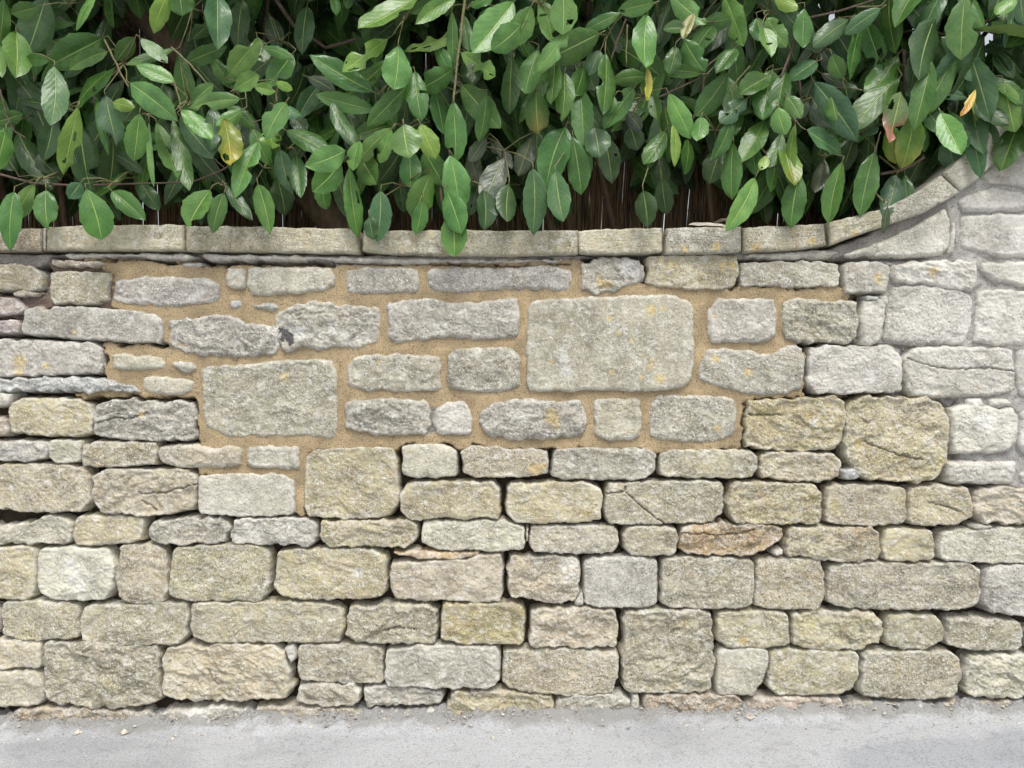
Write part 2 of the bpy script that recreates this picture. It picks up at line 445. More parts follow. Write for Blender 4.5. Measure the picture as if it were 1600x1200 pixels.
# ------------------------------------------------------------------ the wall
# tone, roughness (0 dressed .. 2 split), outline
TONE = {  # base tint, lichen, warmth
 'g': ((0.385, 0.368, 0.322), 0.24, 0.16), 'p': ((0.46, 0.445, 0.395), 0.18, 0.12), 'w': ((0.55, 0.54, 0.51), 0.05, 0.08),
 'y': ((0.43, 0.39, 0.285), 0.60, 0.50), 'Y': ((0.42, 0.37, 0.225), 0.9, 0.45), 's': ((0.425, 0.383, 0.285), 0.40, 0.45),
 'o': ((0.395, 0.372, 0.285), 0.56, 0.35), 'b': ((0.34, 0.285, 0.225), 0.05, 0.5), 'm': ((0.36, 0.305, 0.285), 0.15, 0.2),
 'u': ((0.37, 0.385, 0.40), 0.08, 0.05), 'r': ((0.42, 0.31, 0.19), 0.10, 0.95)}
RAW = """
s1 -20,412 20,413 48,418 65,428 67,452 45,456 20,450 -20,452
y1 20,456 40,454 66,456 50,463 20,464
o1 80,427 95,423 150,426 172,427 175,437 165,450 163,468 150,472 120,475 85,473 78,462 82,445
g1 180,437 200,436 215,432 320,433 340,440 346,452 335,470 300,475 278,480 240,477 200,473 178,470 176,455
g1 357,418 382,418 384,450 374,456 372,452 358,448 354,438
g0 388,418 430,417 515,418 525,430 524,447 500,453 475,455 455,462 420,462 392,462 385,445
g0 540,420 570,417 640,416 652,425 656,438 650,456 610,459 570,459 545,457 538,440
g0 668,420 720,417 800,418 850,412 880,418 892,424 895,440 888,455 850,453 800,452 770,454 730,458 690,457 668,450
g2 910,412 945,405 1000,402 1006,418 1008,440 985,441 960,455 930,459 907,452 908,430
s1 1010,400 1050,398 1150,400 1155,412 1150,430 1142,448 1120,452 1080,453 1030,447 1010,440 1012,420
g1 1160,410 1200,408 1290,410 1310,412 1313,430 1310,448 1270,447 1230,450 1190,445 1160,448 1155,430
p1 1320,412 1350,409 1385,413 1390,425 1382,458 1350,460 1320,457 1317,440
p2 1395,415 1440,410 1490,405 1526,408 1524,445 1518,458 1500,455 1465,443 1400,442 1390,430
w0 1532,410 1640,407 1640,450 1590,446 1560,438 1535,425
m1 -20,463 20,465 40,480 35,490 0,493 -20,493
m1 -20,503 28,500 33,510 28,520 -20,522
g0 45,484 60,476 78,487 90,478 150,484 210,487 240,492 255,503 256,520 250,537 235,533 220,537 170,530 120,528 45,522 36,515 40,498
g2 268,500 300,498 330,491 360,493 385,505 425,508 438,515 436,540 425,555 390,556 340,557 310,553 270,545 262,535 268,515
g2 430,490 470,475 520,468 524,478 560,478 590,482 596,505 590,525 583,538 530,540 480,543 442,550 440,540 428,515
u1 388,474 430,474 440,482 425,487 395,481
g1 603,475 640,467 680,467 700,475 740,475 790,465 810,466 812,490 812,525 790,528 740,528 690,525 660,530 620,538 607,530 604,500
u0 360,470 375,468 378,478 368,484 360,479
g0 826,480 835,470 900,468 945,465 1010,460 1050,462 1078,474 1085,495 1084,540 1078,590 1060,605 1020,612 950,608 880,612 830,613 823,600 822,550 824,500
g1 1105,485 1120,466 1150,467 1210,467 1213,490 1212,525 1195,533 1180,537 1150,533 1110,535 1105,520
g2 1225,475 1240,467 1270,467 1300,474 1335,470 1341,490 1340,525 1325,535 1290,537 1250,533 1230,528 1222,505
p1 1350,475 1365,467 1380,472 1383,500 1375,530 1360,540 1345,537 1343,510 1345,490
w1 1375,462 1388,460 1390,475 1383,483 1376,475
p1 1400,450 1420,446 1460,446 1500,455 1520,462 1521,500 1510,537 1470,540 1440,540 1400,535 1378,530 1385,505 1390,470
w1 1530,458 1560,450 1640,458 1640,540 1560,540 1520,535 1526,510
g1 -20,535 0,530 60,533 140,535 155,545 160,570 155,582 130,583 80,583 20,587 -20,590
p1 172,555 178,550 220,555 255,556 258,570 255,578 200,580 174,577
p1 270,566 280,563 300,566 308,575 300,581 285,581 272,575
u2 -20,592 50,590 135,590 190,597 210,602 225,613 195,612 165,610 145,614 110,612 60,611 -20,612
p0 222,590 250,588 290,590 305,597 300,613 275,618 230,615 222,605
g1 316,578 330,572 370,573 400,570 450,562 490,560 515,565 527,580 527,640 526,675 520,685 480,681 400,682 350,680 322,665 315,640 314,600
g1 543,570 560,557 600,553 650,554 685,558 690,580 688,608 650,612 600,609 570,613 545,602 542,585
g1 700,555 720,545 760,543 800,544 812,555 813,580 814,605 780,615 740,612 705,606 697,585
g1 1093,570 1105,545 1150,548 1200,555 1235,537 1255,543 1257,575 1250,605 1225,617 1180,617 1150,608 1110,600 1090,592
p1 1265,545 1290,540 1340,540 1395,540 1408,560 1410,580 1405,610 1370,612 1345,608 1320,617 1280,612 1262,603 1262,570
p1 1415,558 1430,543 1500,541 1580,545 1585,580 1580,612 1540,618 1480,622 1430,618 1412,605 1413,575
w1 1590,545 1640,545 1640,620 1592,620 1588,580
b1 -20,650 8,655 10,680 -20,682
w1 -20,612 20,615 15,632 -20,638
y1 18,630 35,622 80,623 120,624 140,632 145,650 143,675 130,680 80,682 20,675 14,660 14,640
g2 148,640 160,630 190,628 210,623 220,630 250,632 280,628 300,632 305,650 305,688 270,688 240,688 200,686 150,680 147,660
g2 540,630 560,627 580,624 600,626 640,623 665,630 673,645 670,668 658,678 620,680 590,681 560,672 540,665 538,645
p1 680,640 700,628 730,628 737,650 733,677 710,681 685,675 676,660
g2 752,640 775,630 800,624 850,628 900,628 914,640 918,660 905,680 860,686 800,688 770,680 755,668 750,655
g1 930,628 945,622 1000,622 1003,650 1001,680 985,690 955,690 930,680 926,660
g1 1016,630 1030,619 1080,616 1130,620 1150,628 1152,650 1148,678 1120,692 1080,690 1040,688 1016,682 1015,655
Y2 1168,640 1175,627 1220,626 1270,622 1300,620 1320,628 1322,650 1313,680 1300,700 1250,705 1190,701 1166,698 1165,670
y2 1327,640 1342,622 1400,620 1450,622 1470,635 1482,660 1480,690 1475,720 1455,748 1420,753 1370,750 1345,740 1327,715 1318,690 1322,660
w1 1485,640 1500,632 1540,637 1580,640 1592,655 1585,690 1570,708 1520,710 1492,705 1486,680
w1 1510,622 1535,622 1542,635 1525,640 1510,633
w1 1545,625 1570,622 1580,632 1565,640 1545,637
w1 1598,640 1640,640 1640,700 1600,712 1590,690
p1 -20,690 30,688 70,692 78,700 72,712 50,720 20,722 -20,718
p1 80,690 105,687 128,690 130,700 125,722 90,724 78,715 77,700
y1 130,695 150,690 190,690 240,692 246,705 243,725 210,728 160,730 132,727 128,712
y1 250,700 265,694 310,697 330,702 355,697 376,698 378,715 376,730 330,731 270,729 248,722 246,710
p1 386,700 410,697 465,697 468,710 466,730 450,733 400,732 386,725
y1 480,715 490,706 530,702 570,698 615,700 618,730 623,760 618,790 600,808 570,811 520,809 485,805 475,790 477,750 478,730
p0 628,700 640,695 665,693 690,695 713,703 714,725 713,745 680,748 640,746 628,740
y1 722,705 735,695 770,700 800,704 850,704 857,715 852,740 820,747 780,745 740,745 723,738
g1 862,725 870,702 900,700 960,700 1010,702 1025,708 1022,740 1000,748 950,751 900,750 870,745 861,740
o1 1030,712 1045,703 1100,702 1170,703 1183,715 1185,735 1170,746 1120,747 1060,745 1032,743
y2 1188,715 1200,707 1250,706 1300,707 1312,720 1314,745 1300,752 1250,752 1200,748 1187,740
u1 1318,735 1335,732 1345,742 1340,750 1320,749
w1 1478,740 1485,722 1530,720 1588,722 1590,740 1580,757 1530,757 1480,755
w1 1596,740 1640,735 1640,757 1596,755
y1 -20,728 60,725 110,727 130,735 138,750 142,785 125,800 80,801 30,797 -20,790
s2 145,745 160,733 220,732 290,735 306,745 307,780 295,795 250,805 200,803 170,800 150,788 146,765
p0 313,745 330,742 380,740 440,742 458,750 461,780 460,803 420,807 360,806 313,803 311,770
s1 625,770 640,755 700,752 770,752 781,765 782,795 775,810 740,808 720,812 690,808 660,810 638,812 628,800 624,785
y1 792,765 800,755 860,754 920,755 935,765 942,785 938,808 920,815 890,815 850,818 810,817 795,808 791,790
o1 946,765 957,757 1020,752 1100,752 1127,755 1131,775 1128,805 1100,815 1050,818 1000,818 955,820 946,805 945,785
y2 1137,780 1145,757 1200,755 1270,757 1283,768 1283,800 1275,818 1230,818 1190,820 1150,815 1137,800
y1 1290,790 1297,762 1330,757 1380,757 1412,765 1415,780 1412,815 1380,822 1330,820 1295,815
y1 1420,780 1425,760 1470,760 1510,763 1519,780 1517,810 1490,822 1450,820 1418,818
s2 1525,790 1530,770 1545,762 1640,760 1640,815 1580,818 1540,815 1522,805
p2 -20,822 30,822 55,812 100,808 110,818 112,840 105,848 60,850 0,851 -20,850
s1 118,825 122,808 160,805 220,808 224,825 222,845 190,848 150,853 122,850 115,838
g2 232,830 245,815 300,810 345,808 357,820 357,838 345,848 310,845 285,852 250,850 235,840
p2 363,825 372,812 420,808 480,812 496,820 497,840 485,853 440,850 400,848 370,845 362,838
y2 500,835 505,815 560,812 640,814 652,822 650,845 635,857 600,856 570,851 550,854 510,850
p1 658,830 665,815 720,813 790,815 815,825 820,845 815,858 780,862 720,859 680,857 660,850
o1 828,840 832,823 880,820 955,822 966,830 967,850 955,862 920,866 880,864 840,862 828,855
y1 973,840 980,823 1030,822 1055,825 1061,845 1050,865 1020,870 990,868 975,858
r2 1063,835 1068,822 1110,818 1180,819 1220,825 1225,838 1200,855 1170,866 1130,868 1080,866 1064,860
s2 1228,845 1235,825 1290,823 1360,825 1373,830 1374,855 1368,875 1330,877 1280,873 1240,868 1227,860
y1 1378,850 1385,828 1420,825 1455,830 1460,850 1458,875 1420,877 1380,875
p1 1468,860 1475,832 1530,828 1640,825 1640,880 1560,880 1500,878 1470,872
y1 -20,855 40,852 55,860 58,900 55,930 40,939 -20,935
w1 60,880 65,858 110,855 165,860 177,875 176,915 165,935 130,938 80,936 62,920
s1 180,890 190,855 230,850 252,860 258,885 263,920 255,938 220,943 192,938 180,915
o1 265,880 275,858 330,850 400,850 418,860 423,880 420,925 405,940 350,938 290,937 266,930
y1 430,900 440,862 500,856 580,857 600,870 604,900 602,925 590,932 540,936 500,938 450,932 429,920
s1 608,900 613,880 650,880 720,877 757,866 782,866 787,885 783,920 782,942 740,938 690,935 660,939 620,933 610,920
r1 612,865 640,860 700,862 750,864 742,870 700,875 650,874
s2 795,890 800,870 850,868 900,870 905,885 908,910 895,935 870,945 845,935 800,930 793,920
p0 915,880 925,872 980,870 1024,875 1028,900 1026,945 1000,951 950,948 915,945 913,915
o1 1032,920 1040,875 1080,870 1140,872 1178,876 1178,910 1173,945 1150,951 1100,952 1050,948 1031,942
s1 1180,930 1185,875 1230,872 1280,876 1288,890 1287,935 1275,952 1230,953 1182,948
o1 1292,920 1300,885 1340,878 1430,880 1510,880 1530,890 1533,925 1522,945 1500,954 1440,952 1370,953 1320,948 1292,942
p1 1535,920 1540,895 1560,882 1640,885 1640,962 1590,963 1550,955 1533,942
o1 3,960 10,942 50,938 100,942 120,950 125,975 122,995 100,1000 60,1001 30,996 5,990
g1 -30,950 -4,950 -1,990 -30,992
o1 126,965 135,948 200,945 260,940 288,945 294,965 293,995 278,1005 230,1008 160,1005 130,1000 125,985
o1 299,960 302,942 360,940 440,940 520,945 536,955 537,990 525,1003 480,1005 430,1002 380,1004 330,1002 303,995
o2 541,970 548,952 600,946 660,945 682,950 684,985 675,1002 640,1005 600,1006 560,1001 540,995
Y1 689,970 695,945 750,942 800,945 818,948 820,975 815,1005 770,1008 720,1003 690,998
s2 828,980 832,955 870,950 920,952 960,955 966,975 966,1008 930,1011 880,1010 835,1009 827,1000
o2 975,985 980,958 1030,953 1090,953 1108,960 1115,985 1116,1040 1108,1075 1090,1082 1030,1082 985,1080 975,1070 972,1020
o1 1119,980 1125,958 1180,955 1228,960 1234,980 1230,1008 1190,1014 1140,1010 1119,1000
o2 1238,985 1245,957 1300,955 1360,958 1378,968 1380,985 1370,1003 1340,1012 1310,1016 1260,1012 1237,1002
o1 1384,985 1392,965 1430,960 1460,965 1476,980 1473,1000 1450,1012 1420,1015 1392,1008 1383,1000
o1 1480,990 1490,970 1530,965 1590,972 1600,985 1592,1015 1560,1017 1520,1017 1485,1008 1478,1000
g1 1604,985 1640,975 1640,1018 1604,1012
y1 -20,1000 30,1000 60,1004 65,1025 62,1043 30,1041 0,1045 -20,1043
o1 -20,1051 30,1048 55,1050 68,1065 72,1090 60,1098 30,1104 -20,1105
o2 68,1020 75,1005 130,1002 200,1008 240,1012 247,1025 248,1070 252,1088 235,1098 200,1103 185,1108 150,1103 110,1100 78,1093 74,1060
s2 255,1040 262,1015 300,1007 360,1008 430,1008 440,1020 450,1045 455,1075 445,1088 420,1093 380,1092 330,1095 280,1093 258,1085
o1 465,1030 470,1010 520,1007 580,1010 597,1018 600,1045 595,1065 560,1069 520,1067 475,1062 465,1050
p1 445,1012 460,1010 462,1030 454,1040 448,1025
g1 602,1030 605,1018 650,1010 720,1008 770,1012 781,1025 781,1060 770,1075 720,1074 660,1073 610,1072 601,1060
s1 785,1040 792,1018 850,1013 920,1016 962,1018 968,1035 966,1060 950,1082 910,1089 870,1085 830,1081 800,1075 786,1065
g0 1118,1080 1123,1015 1160,1013 1198,1015 1201,1040 1188,1065 1176,1085 1150,1087 1119,1085
o1 1200,1050 1208,1017 1260,1015 1330,1018 1342,1025 1342,1055 1328,1075 1310,1084 1260,1087 1215,1085 1199,1070
o1 1346,1060 1354,1022 1400,1017 1480,1020 1500,1028 1503,1060 1490,1085 1450,1092 1400,1092 1350,1087 1343,1078
p2 1507,1060 1517,1030 1560,1023 1640,1022 1640,1088 1560,1090 1520,1087 1508,1080
o2 465,1095 470,1070 500,1067 550,1070 562,1078 560,1098 540,1104 500,1103 465,1097
g2 568,1090 570,1073 620,1073 690,1078 693,1090 685,1101 630,1104 600,1103 570,1101
s2 700,1100 710,1083 750,1080 800,1082 862,1088 865,1100 855,1122 800,1126 740,1126 700,1118
s1 400,1105 430,1104 550,1107 565,1112 562,1124 520,1132 440,1140 405,1140 398,1120
b2 5,1125 30,1108 80,1105 180,1110 230,1114 240,1128 200,1155 20,1155
g2 245,1130 260,1112 330,1105 390,1107 396,1125 390,1150 240,1155
g1 570,1110 588,1107 590,1124 570,1126
g1 593,1111 680,1108 685,1120 600,1126
g2 868,1095 910,1085 970,1084 985,1097 965,1122 880,1130 867,1118
p1 988,1085 998,1085 1000,1108 987,1110
b2 1005,1088 1040,1084 1150,1087 1160,1097 1140,1116 1060,1120 1010,1114
b2 1165,1097 1180,1090 1310,1092 1318,1102 1290,1116 1210,1120 1168,1114
g2 1322,1100 1350,1096 1450,1098 1462,1108 1440,1120 1330,1120
b1 1470,1100 1500,1095 1640,1094 1640,1122 1510,1122
p1 100,396 280,396 310,402 290,408 240,405 200,400 150,403 110,406
g0 318,397 440,399 560,402 700,403 810,404 895,404 890,410 760,413 700,410 640,413 560,411 500,406 440,409 390,407 340,408 318,404
g0 1163,397 1240,394 1295,389 1312,396 1290,405 1200,405 1162,404
p0 1316,398 1335,391 1395,369 1440,345 1476,325 1486,345 1480,385 1468,400 1400,402 1340,401
w0 1488,352 1494,346 1492,392 1480,400 1482,388
p0 1500,338 1540,334 1640,333 1640,403 1560,401 1502,388
p0 1497,312 1545,292 1640,306 1640,328 1560,331 1505,330
p0 1565,238 1640,160 1640,298 1548,284 1535,274
b1 82,405 100,408 150,407 175,412 150,418 100,416 80,414
p1 278,411 300,409 318,412 310,419 290,418
u1 1350,462 1372,464 1368,468 1352,470
g1 1520,822 1545,820 1560,823 1540,828 1520,827
p1 897,938 910,928 911,946 900,948
p1 1210,860 1224,858 1222,868 1208,868
s1 822,822 826,828 825,846 821,850
"""
STONES = []
for ln in RAW.strip().splitlines():
    a = ln.split()
    STONES.append((a[0][0], int(a[0][1]), [tuple(map(float, q.split(','))) for q in a[1:]]))
# the wall runs on past both sides of the photograph
ext = random.Random(3)
for x0, x1 in ((-640, -24), (1648, 2240)):
    y = 412.0
    while y < 1090:
        h = ext.choice((38, 55, 72, 84)); x = x0 + ext.uniform(0, 40)
        while x < x1 - 30:
            w = min(ext.uniform(60, 170), x1 - x)
            if w > 26:
                STONES.append((ext.choice('goyps'), 1, [(x + 3, y + 8), (x + 12, y + 3), (x + w - 14, y + 3), (x + w - 3, y + 10),
                               (x + w - 3, y + h - 8), (x + w - 12, y + h - 3), (x + 12, y + h - 3), (x + 3, y + h - 10)]))
            x += w + 3
        y += h + 2

TAN = [(115,404),(300,408),(352,412),(540,408),(655,408),(905,405),(1008,440),(1150,444),(1310,446),(1345,462),(1330,470),(1250,540),(1262,548),
       (1262,620),(1330,620),(1160,628),(1166,706),(1040,712),(860,706),(628,702),(625,706),(486,712),(474,812),(308,742),(308,692),(310,690),
       (300,622),(120,622),(100,612),(165,605),(160,535),(262,540),(190,490),(176,480),(176,430)]
MUD = [(66,402),(230,404),(215,440),(180,442),(205,482),(90,484),(40,500),(-60,500),(-60,455),(60,458),(76,425)]
PALE = [(1345,395),(1480,300),(1540,250),(1700,100),(2300,100),(2300,640),(1600,770),(1500,740),(1480,630),(1410,620),(1340,540),(1380,450)]
CEM = [(-20,394),(560,396),(900,398),(1300,388),(1480,310),(1500,392),(1400,404),(1300,407),(900,404),(520,414),(330,408),(140,400),(78,404),(60,420),(-20,412)]
SCEM = [(665,640),(685,635),(685,676),(660,680)]

def zone_fields(X, Y):
    wob = 9 * fbm(X / 30, Y / 30, 3, 77)
    tan = sstep(-4, 4, sdist(np.array(TAN, float), X, Y) + wob * 0.9 + 3 * fbm(X / 8, Y / 8, 3, 78))
    mud = sstep(-6, 6, sdist(np.array(MUD, float), X, Y) + wob)
    pale = sstep(-25, 15, sdist(np.array(PALE, float), X, Y) + wob)
    cem = np.maximum(sstep(-3, 3, sdist(np.array(CEM, float), X, Y) + wob * 0.3), sstep(-2, 2, sdist(np.array(SCEM, float), X, Y)))
    return tan, mud, pale, cem

ORANGE = [(1168,582,9),(445,588,7),(590,565,4),(952,497,6),(965,522,4),(988,532,5),(1017,485,9),(1035,483,5),(1015,573,5),(1030,592,9),(1017,563,4),
          (955,581,4),(860,566,4),(1000,590,4),(862,650,13),(868,662,9),(835,733,11),(847,728,7),(222,648,6),(940,443,9),(950,446,7),(936,432,4),
          (1047,414,6),(1130,413,6),(1144,415,6),(1128,420,4),(1370,433,8),(1371,440,6),(1455,425,9),(118,519,4),(1118,560,7),(1270,375,7),(1120,385,8),
          (1070,390,6),(1335,365,7),(1120,669,6),(1182,387,9),(1240,362,5),(1160,1001,8),(30,565,12),(30,580,9),(73,570,6),(1113,494,4),(915,800,6),(1340,692,8),(1262,650,5)]
WHITE = [(980,415,16),(990,425,12),(880,560,11),(884,580,12),(878,548,8),(905,485,5),(120,900,14),(110,880,12),(128,915,12),(450,520,10),(1360,590,10),(880,885,10),(895,880,14),
         (890,900,14),(310,1120,20),(1250,385,5),(20,608,12),(470,520,14),(520,515,10),(540,525,10),(330,905,6),(560,895,10),(1270,660,8),(1535,660,18),(1450,690,10)]
BLACK = [(446,521,7),(452,527,7),(440,516,5),(456,535,5),(441,530,4)]
CRACKS = [[(975,767),(1000,790),(1037,818)],[(1418,560),(1450,572),(1490,577),(1540,575),(1582,580)],[(218,772),(262,768),(305,757)],
          [(1060,832),(1095,833),(1130,836),(1160,834),(1180,826)],[(325,1044),(337,1068)],[(945,771),(975,768),(978,760)],
          [(1545,288),(1580,294),(1640,305)],[(1168,648),(1200,648),(1225,648)],[(150,662),(180,654),(200,655),(230,645)],[(222,783),(245,795)],
          [(1450,785),(1480,792),(1500,800)],[(1350,690),(1400,710),(1440,718)],[(655,985),(625,980),(600,985)]]

wall = empty("stone_wall", (0, 0.1, 0))
wall["kind"] = "thing"
tag(wall, "old coursed rubble stone wall with flat coping and patches of sandy new mortar", "stone wall")

STEP = 1.6
def stone_field(tone, rough, pts, seed, step):
    r = random.Random(seed * 13 + 5)
    poly = smooth_poly(pts, seed, 1.9 if rough < 2 else 3.2, step=2.5, it=1)
    pc = poly.mean(0); pd = poly - pc; poly = poly + pd / (np.hypot(*pd.T)[:, None] + 1e-6) * 0.2
    x0, y0 = poly.min(0) - 5; x1, y1 = poly.max(0) + 5
    xs = np.arange(x0, x1 + step, step); ys = np.arange(y0, y1 + step, step)
    X, Y = np.meshgrid(xs, ys)
    d = sdist(poly, X, Y)
    d = d + (0.35 * fbm(X / 7, Y / 7, 2, seed + 7) + (1.2 + .7 * rough) * fbm(X / 26, Y / 26, 3, seed + 8)) * sstep(14, 0, d)
    cx, cy = poly.mean(0); w = x1 - x0; h = y1 - y0
    tan, mud, pale, cem = zone_fields(np.array([[cx]]), np.array([[cy]]))
    flush = float(max(tan[0, 0], pale[0, 0] * 0.8, cem[0, 0]))
    rad = min(h * 0.25, (2.3 if flush > .5 else 2.8) + r.uniform(-.8, 1.4))
    drop = (2.4 if flush > .5 else 3.8) + r.uniform(-.8, 1.2)
    t = np.clip(1 - d / rad, 0, 1)
    H = -drop * (1 - np.sqrt(np.maximum(0, 1 - t * t)))
    # worn shoulder that varies along the edge
    sh = np.maximum(0, fbm(X / 26, Y / 26, 3, seed + 90)) * (1.4 if flush > .5 else 3.2)
    H = H - sh * sstep(11, 1, d)
    inn = sstep(1, 9, d)
    # pitched faces: lowest of a few tilted planes
    A = (0.6, 1.35, 2.7)[rough]
    pl = np.full(X.shape, 1e9)
    for i in range(8):
        a = r.uniform(0, 2 * math.pi); k = r.uniform(0.03, 0.16) * A / 2.2
        ox, oy = r.uniform(-.3, .3) * w, r.uniform(-.3, .3) * h
        pl = np.minimum(pl, r.uniform(0, 2.5) * A * .5 - k * ((X - cx - ox) * math.cos(a) + (Y - cy - oy) * math.sin(a)
                        + 3.0 * fbm(X / 18, Y / 18, 3, seed + i)))
    pl = np.clip(pl, -A * 2.2, A * 2)
    wx = X + 12 * fbm(X / 50, Y / 50, 2, seed + 21); wy = Y + 12 * fbm(X / 50, Y / 50, 2, seed + 31)
    rot = r.uniform(-.5, .5); wx, wy = wx * math.cos(rot) - wy * math.sin(rot), wx * math.sin(rot) + wy * math.cos(rot)
    # a few spalled steps, broad undulation, and grain
    st = fbm(wx / 60, wy / 38, 4, seed + 40, .55)
    steps = (sstep(-.30, -.22, st) + sstep(.02, .09, st) + sstep(.34, .41, st)) * A * 0.62
    H = H + inn * (pl * 0.38 + steps - A * .6 + 0.7 * A * fbm(wx / 24, wy / 17, 5, seed + 60, 0.58))
    H = H + (0.5 + 0.25 * rough) * fbm(X / 4.6, Y / 4.2, 3, seed + 80, 0.75)
    H = H + r.uniform(-2.0, 2.0) + (X - cx) * r.uniform(-.02, .02) + (Y - cy) * r.uniform(-.03, .03)
    if flush < .5: H = H + 3.0
    else: H = np.where(d > 5, np.maximum(H + 3.6, -0.3 + 0.25 * H), H + 3.0 * sstep(0, 5, d))
    for c in CRACKS:
        ca = np.array(c)
        if ca[:, 0].max() > x0 and ca[:, 0].min() < x1 and ca[:, 1].max() > y0 and ca[:, 1].min() < y1:
            q = polydist(c, X + 2.2 * fbm(X / 9, Y / 9, 3, 5), Y + 2.2 * fbm(X / 9, Y / 9, 3, 9))
            H = H - 7.0 * np.exp(-(q / 0.95) ** 2)
    out = np.minimum(d, 0)
    H = np.where(d < 0, np.maximum(np.minimum(H, -drop) + out * 10.0, -34), H)
    keep = d > -4.2
    cell = keep[:-1, :-1] & keep[1:, :-1] & keep[:-1, 1:] & keep[1:, 1:]
    ny, nx = X.shape; idx = np.arange(nx * ny).reshape(ny, nx)
    f = np.stack([idx[:-1, :-1], idx[1:, :-1], idx[1:, 1:], idx[:-1, 1:]], -1)[cell]
    used = np.unique(f); remap = np.full(nx * ny, -1); remap[used] = np.arange(len(used)); f = remap[f]
    X, Y, H = X.ravel()[used], Y.ravel()[used], H.ravel()[used]
    V = np.stack([(X - 800) * S, -H * S, CZ + (600 - Y) * S], -1)
    mark = np.zeros((len(X), 3))
    for ch, lst in ((0, ORANGE), (1, WHITE), (2, BLACK)):
        for (mx, my, mr) in lst:
            if x0 - mr < mx < x1 + mr and y0 - mr < my < y1 + mr:
                q = np.hypot(X - mx, Y - my) / mr
                mark[:, ch] = np.maximum(mark[:, ch], np.clip(1.15 - q * .62, 0, 1))
    base, lich, warm = TONE[tone]
    j = r.uniform(.90, 1.11)
    pw = sstep(-60, 120, sdist(np.array(PALE, float), X[None], Y[None]))[0][:, None]
    b = np.array([base[0] * j, base[1] * j, base[2] * j * r.uniform(.88, 1.06)])
    tint = b * (1 - 0.62 * pw) + np.array([0.62, 0.61, 0.59]) * 0.62 * pw
    dd = d.ravel()[used]
    rim = (sstep(11, 1, dd) * sstep(-.25, .45, fbm(X / 15, Y / 15, 3, seed + 95)) * .55)[:, None]     # pale crust along the arrises
    tint = tint * (1 - rim) + np.array([0.57, 0.56, 0.53]) * rim
    return V, f, mark, tint, lich * r.uniform(.7, 1.3), warm * r.uniform(.6, 1.4)

LABELS = {  # parts that look different from the rest
 20: None }
def area(pts):
    a = np.array(pts); b = np.roll(a, -1, 0)
    # only what lies inside the photograph counts
    cx = np.clip(a[:, 0], 0, 1600); bx = np.clip(b[:, 0], 0, 1600)
    return abs(np.sum(cx * b[:, 1] - bx * a[:, 1])) / 2
SPECIAL = [((955, 540), "largest squared grey block with orange lichen spots"), ((420, 620), "big squared grey block set in sandy mortar"),
           ((1400, 690), "large rounded yellowish block"), ((1245, 665), "block crusted with yellow lichen"), ((1145, 842), "orange-brown split stone"),
           ((1040, 785), "olive block with a diagonal crack"), ((512, 510), "pale split block with a black crust"), ((755, 975), "block with yellow-green lichen"),
           ((1045, 1020), "large square olive block near the pavement"), ((385, 775), "smooth pale grey block"), ((1165, 590), "grey block with a bright orange lichen spot")]
order = sorted(range(len(STONES)), key=lambda i: -area(STONES[i][2]))
small = [[], [], [], [], 0]
for rank, i in enumerate(order):
    tone, rough, pts = STONES[i]
    cpt = np.mean(pts, 0)
    off = cpt[0] < -40 or cpt[0] > 1660
    V, f, mark, tint, lich, warm = stone_field(tone, rough, pts, i + 1, 3.2 if off else STEP)
    if rank < 100:
        loc = V.mean(0); loc[1] = 0
        o = mesh_obj("stone", V, f, M_stone, wall, loc=loc, attrs={"mark": mark, "tint": tint})
        o.matrix_parent_inverse = wall.matrix_basis.inverted()
        o["lichen"] = float(lich); o["warmth"] = float(warm)
        for (sx, sy), lab in SPECIAL:
            a = np.array(pts)
            if a[:, 0].min() < sx < a[:, 0].max() and a[:, 1].min() < sy < a[:, 1].max():
                o["label"] = lab
    else:
        small[0].append(V); small[1].append(f + small[4]); small[2].append(mark); small[3].append(tint); small[4] += len(V)
o = mesh_obj("small_stones", np.concatenate(small[0]), np.concatenate(small[1]), M_stone, wall,
             attrs={"mark": np.concatenate(small[2]), "tint": np.concatenate(small[3])})
o.matrix_parent_inverse = wall.matrix_basis.inverted()
o["lichen"] = 0.2; o["warmth"] = 0.25; o["kind"] = "stuff"

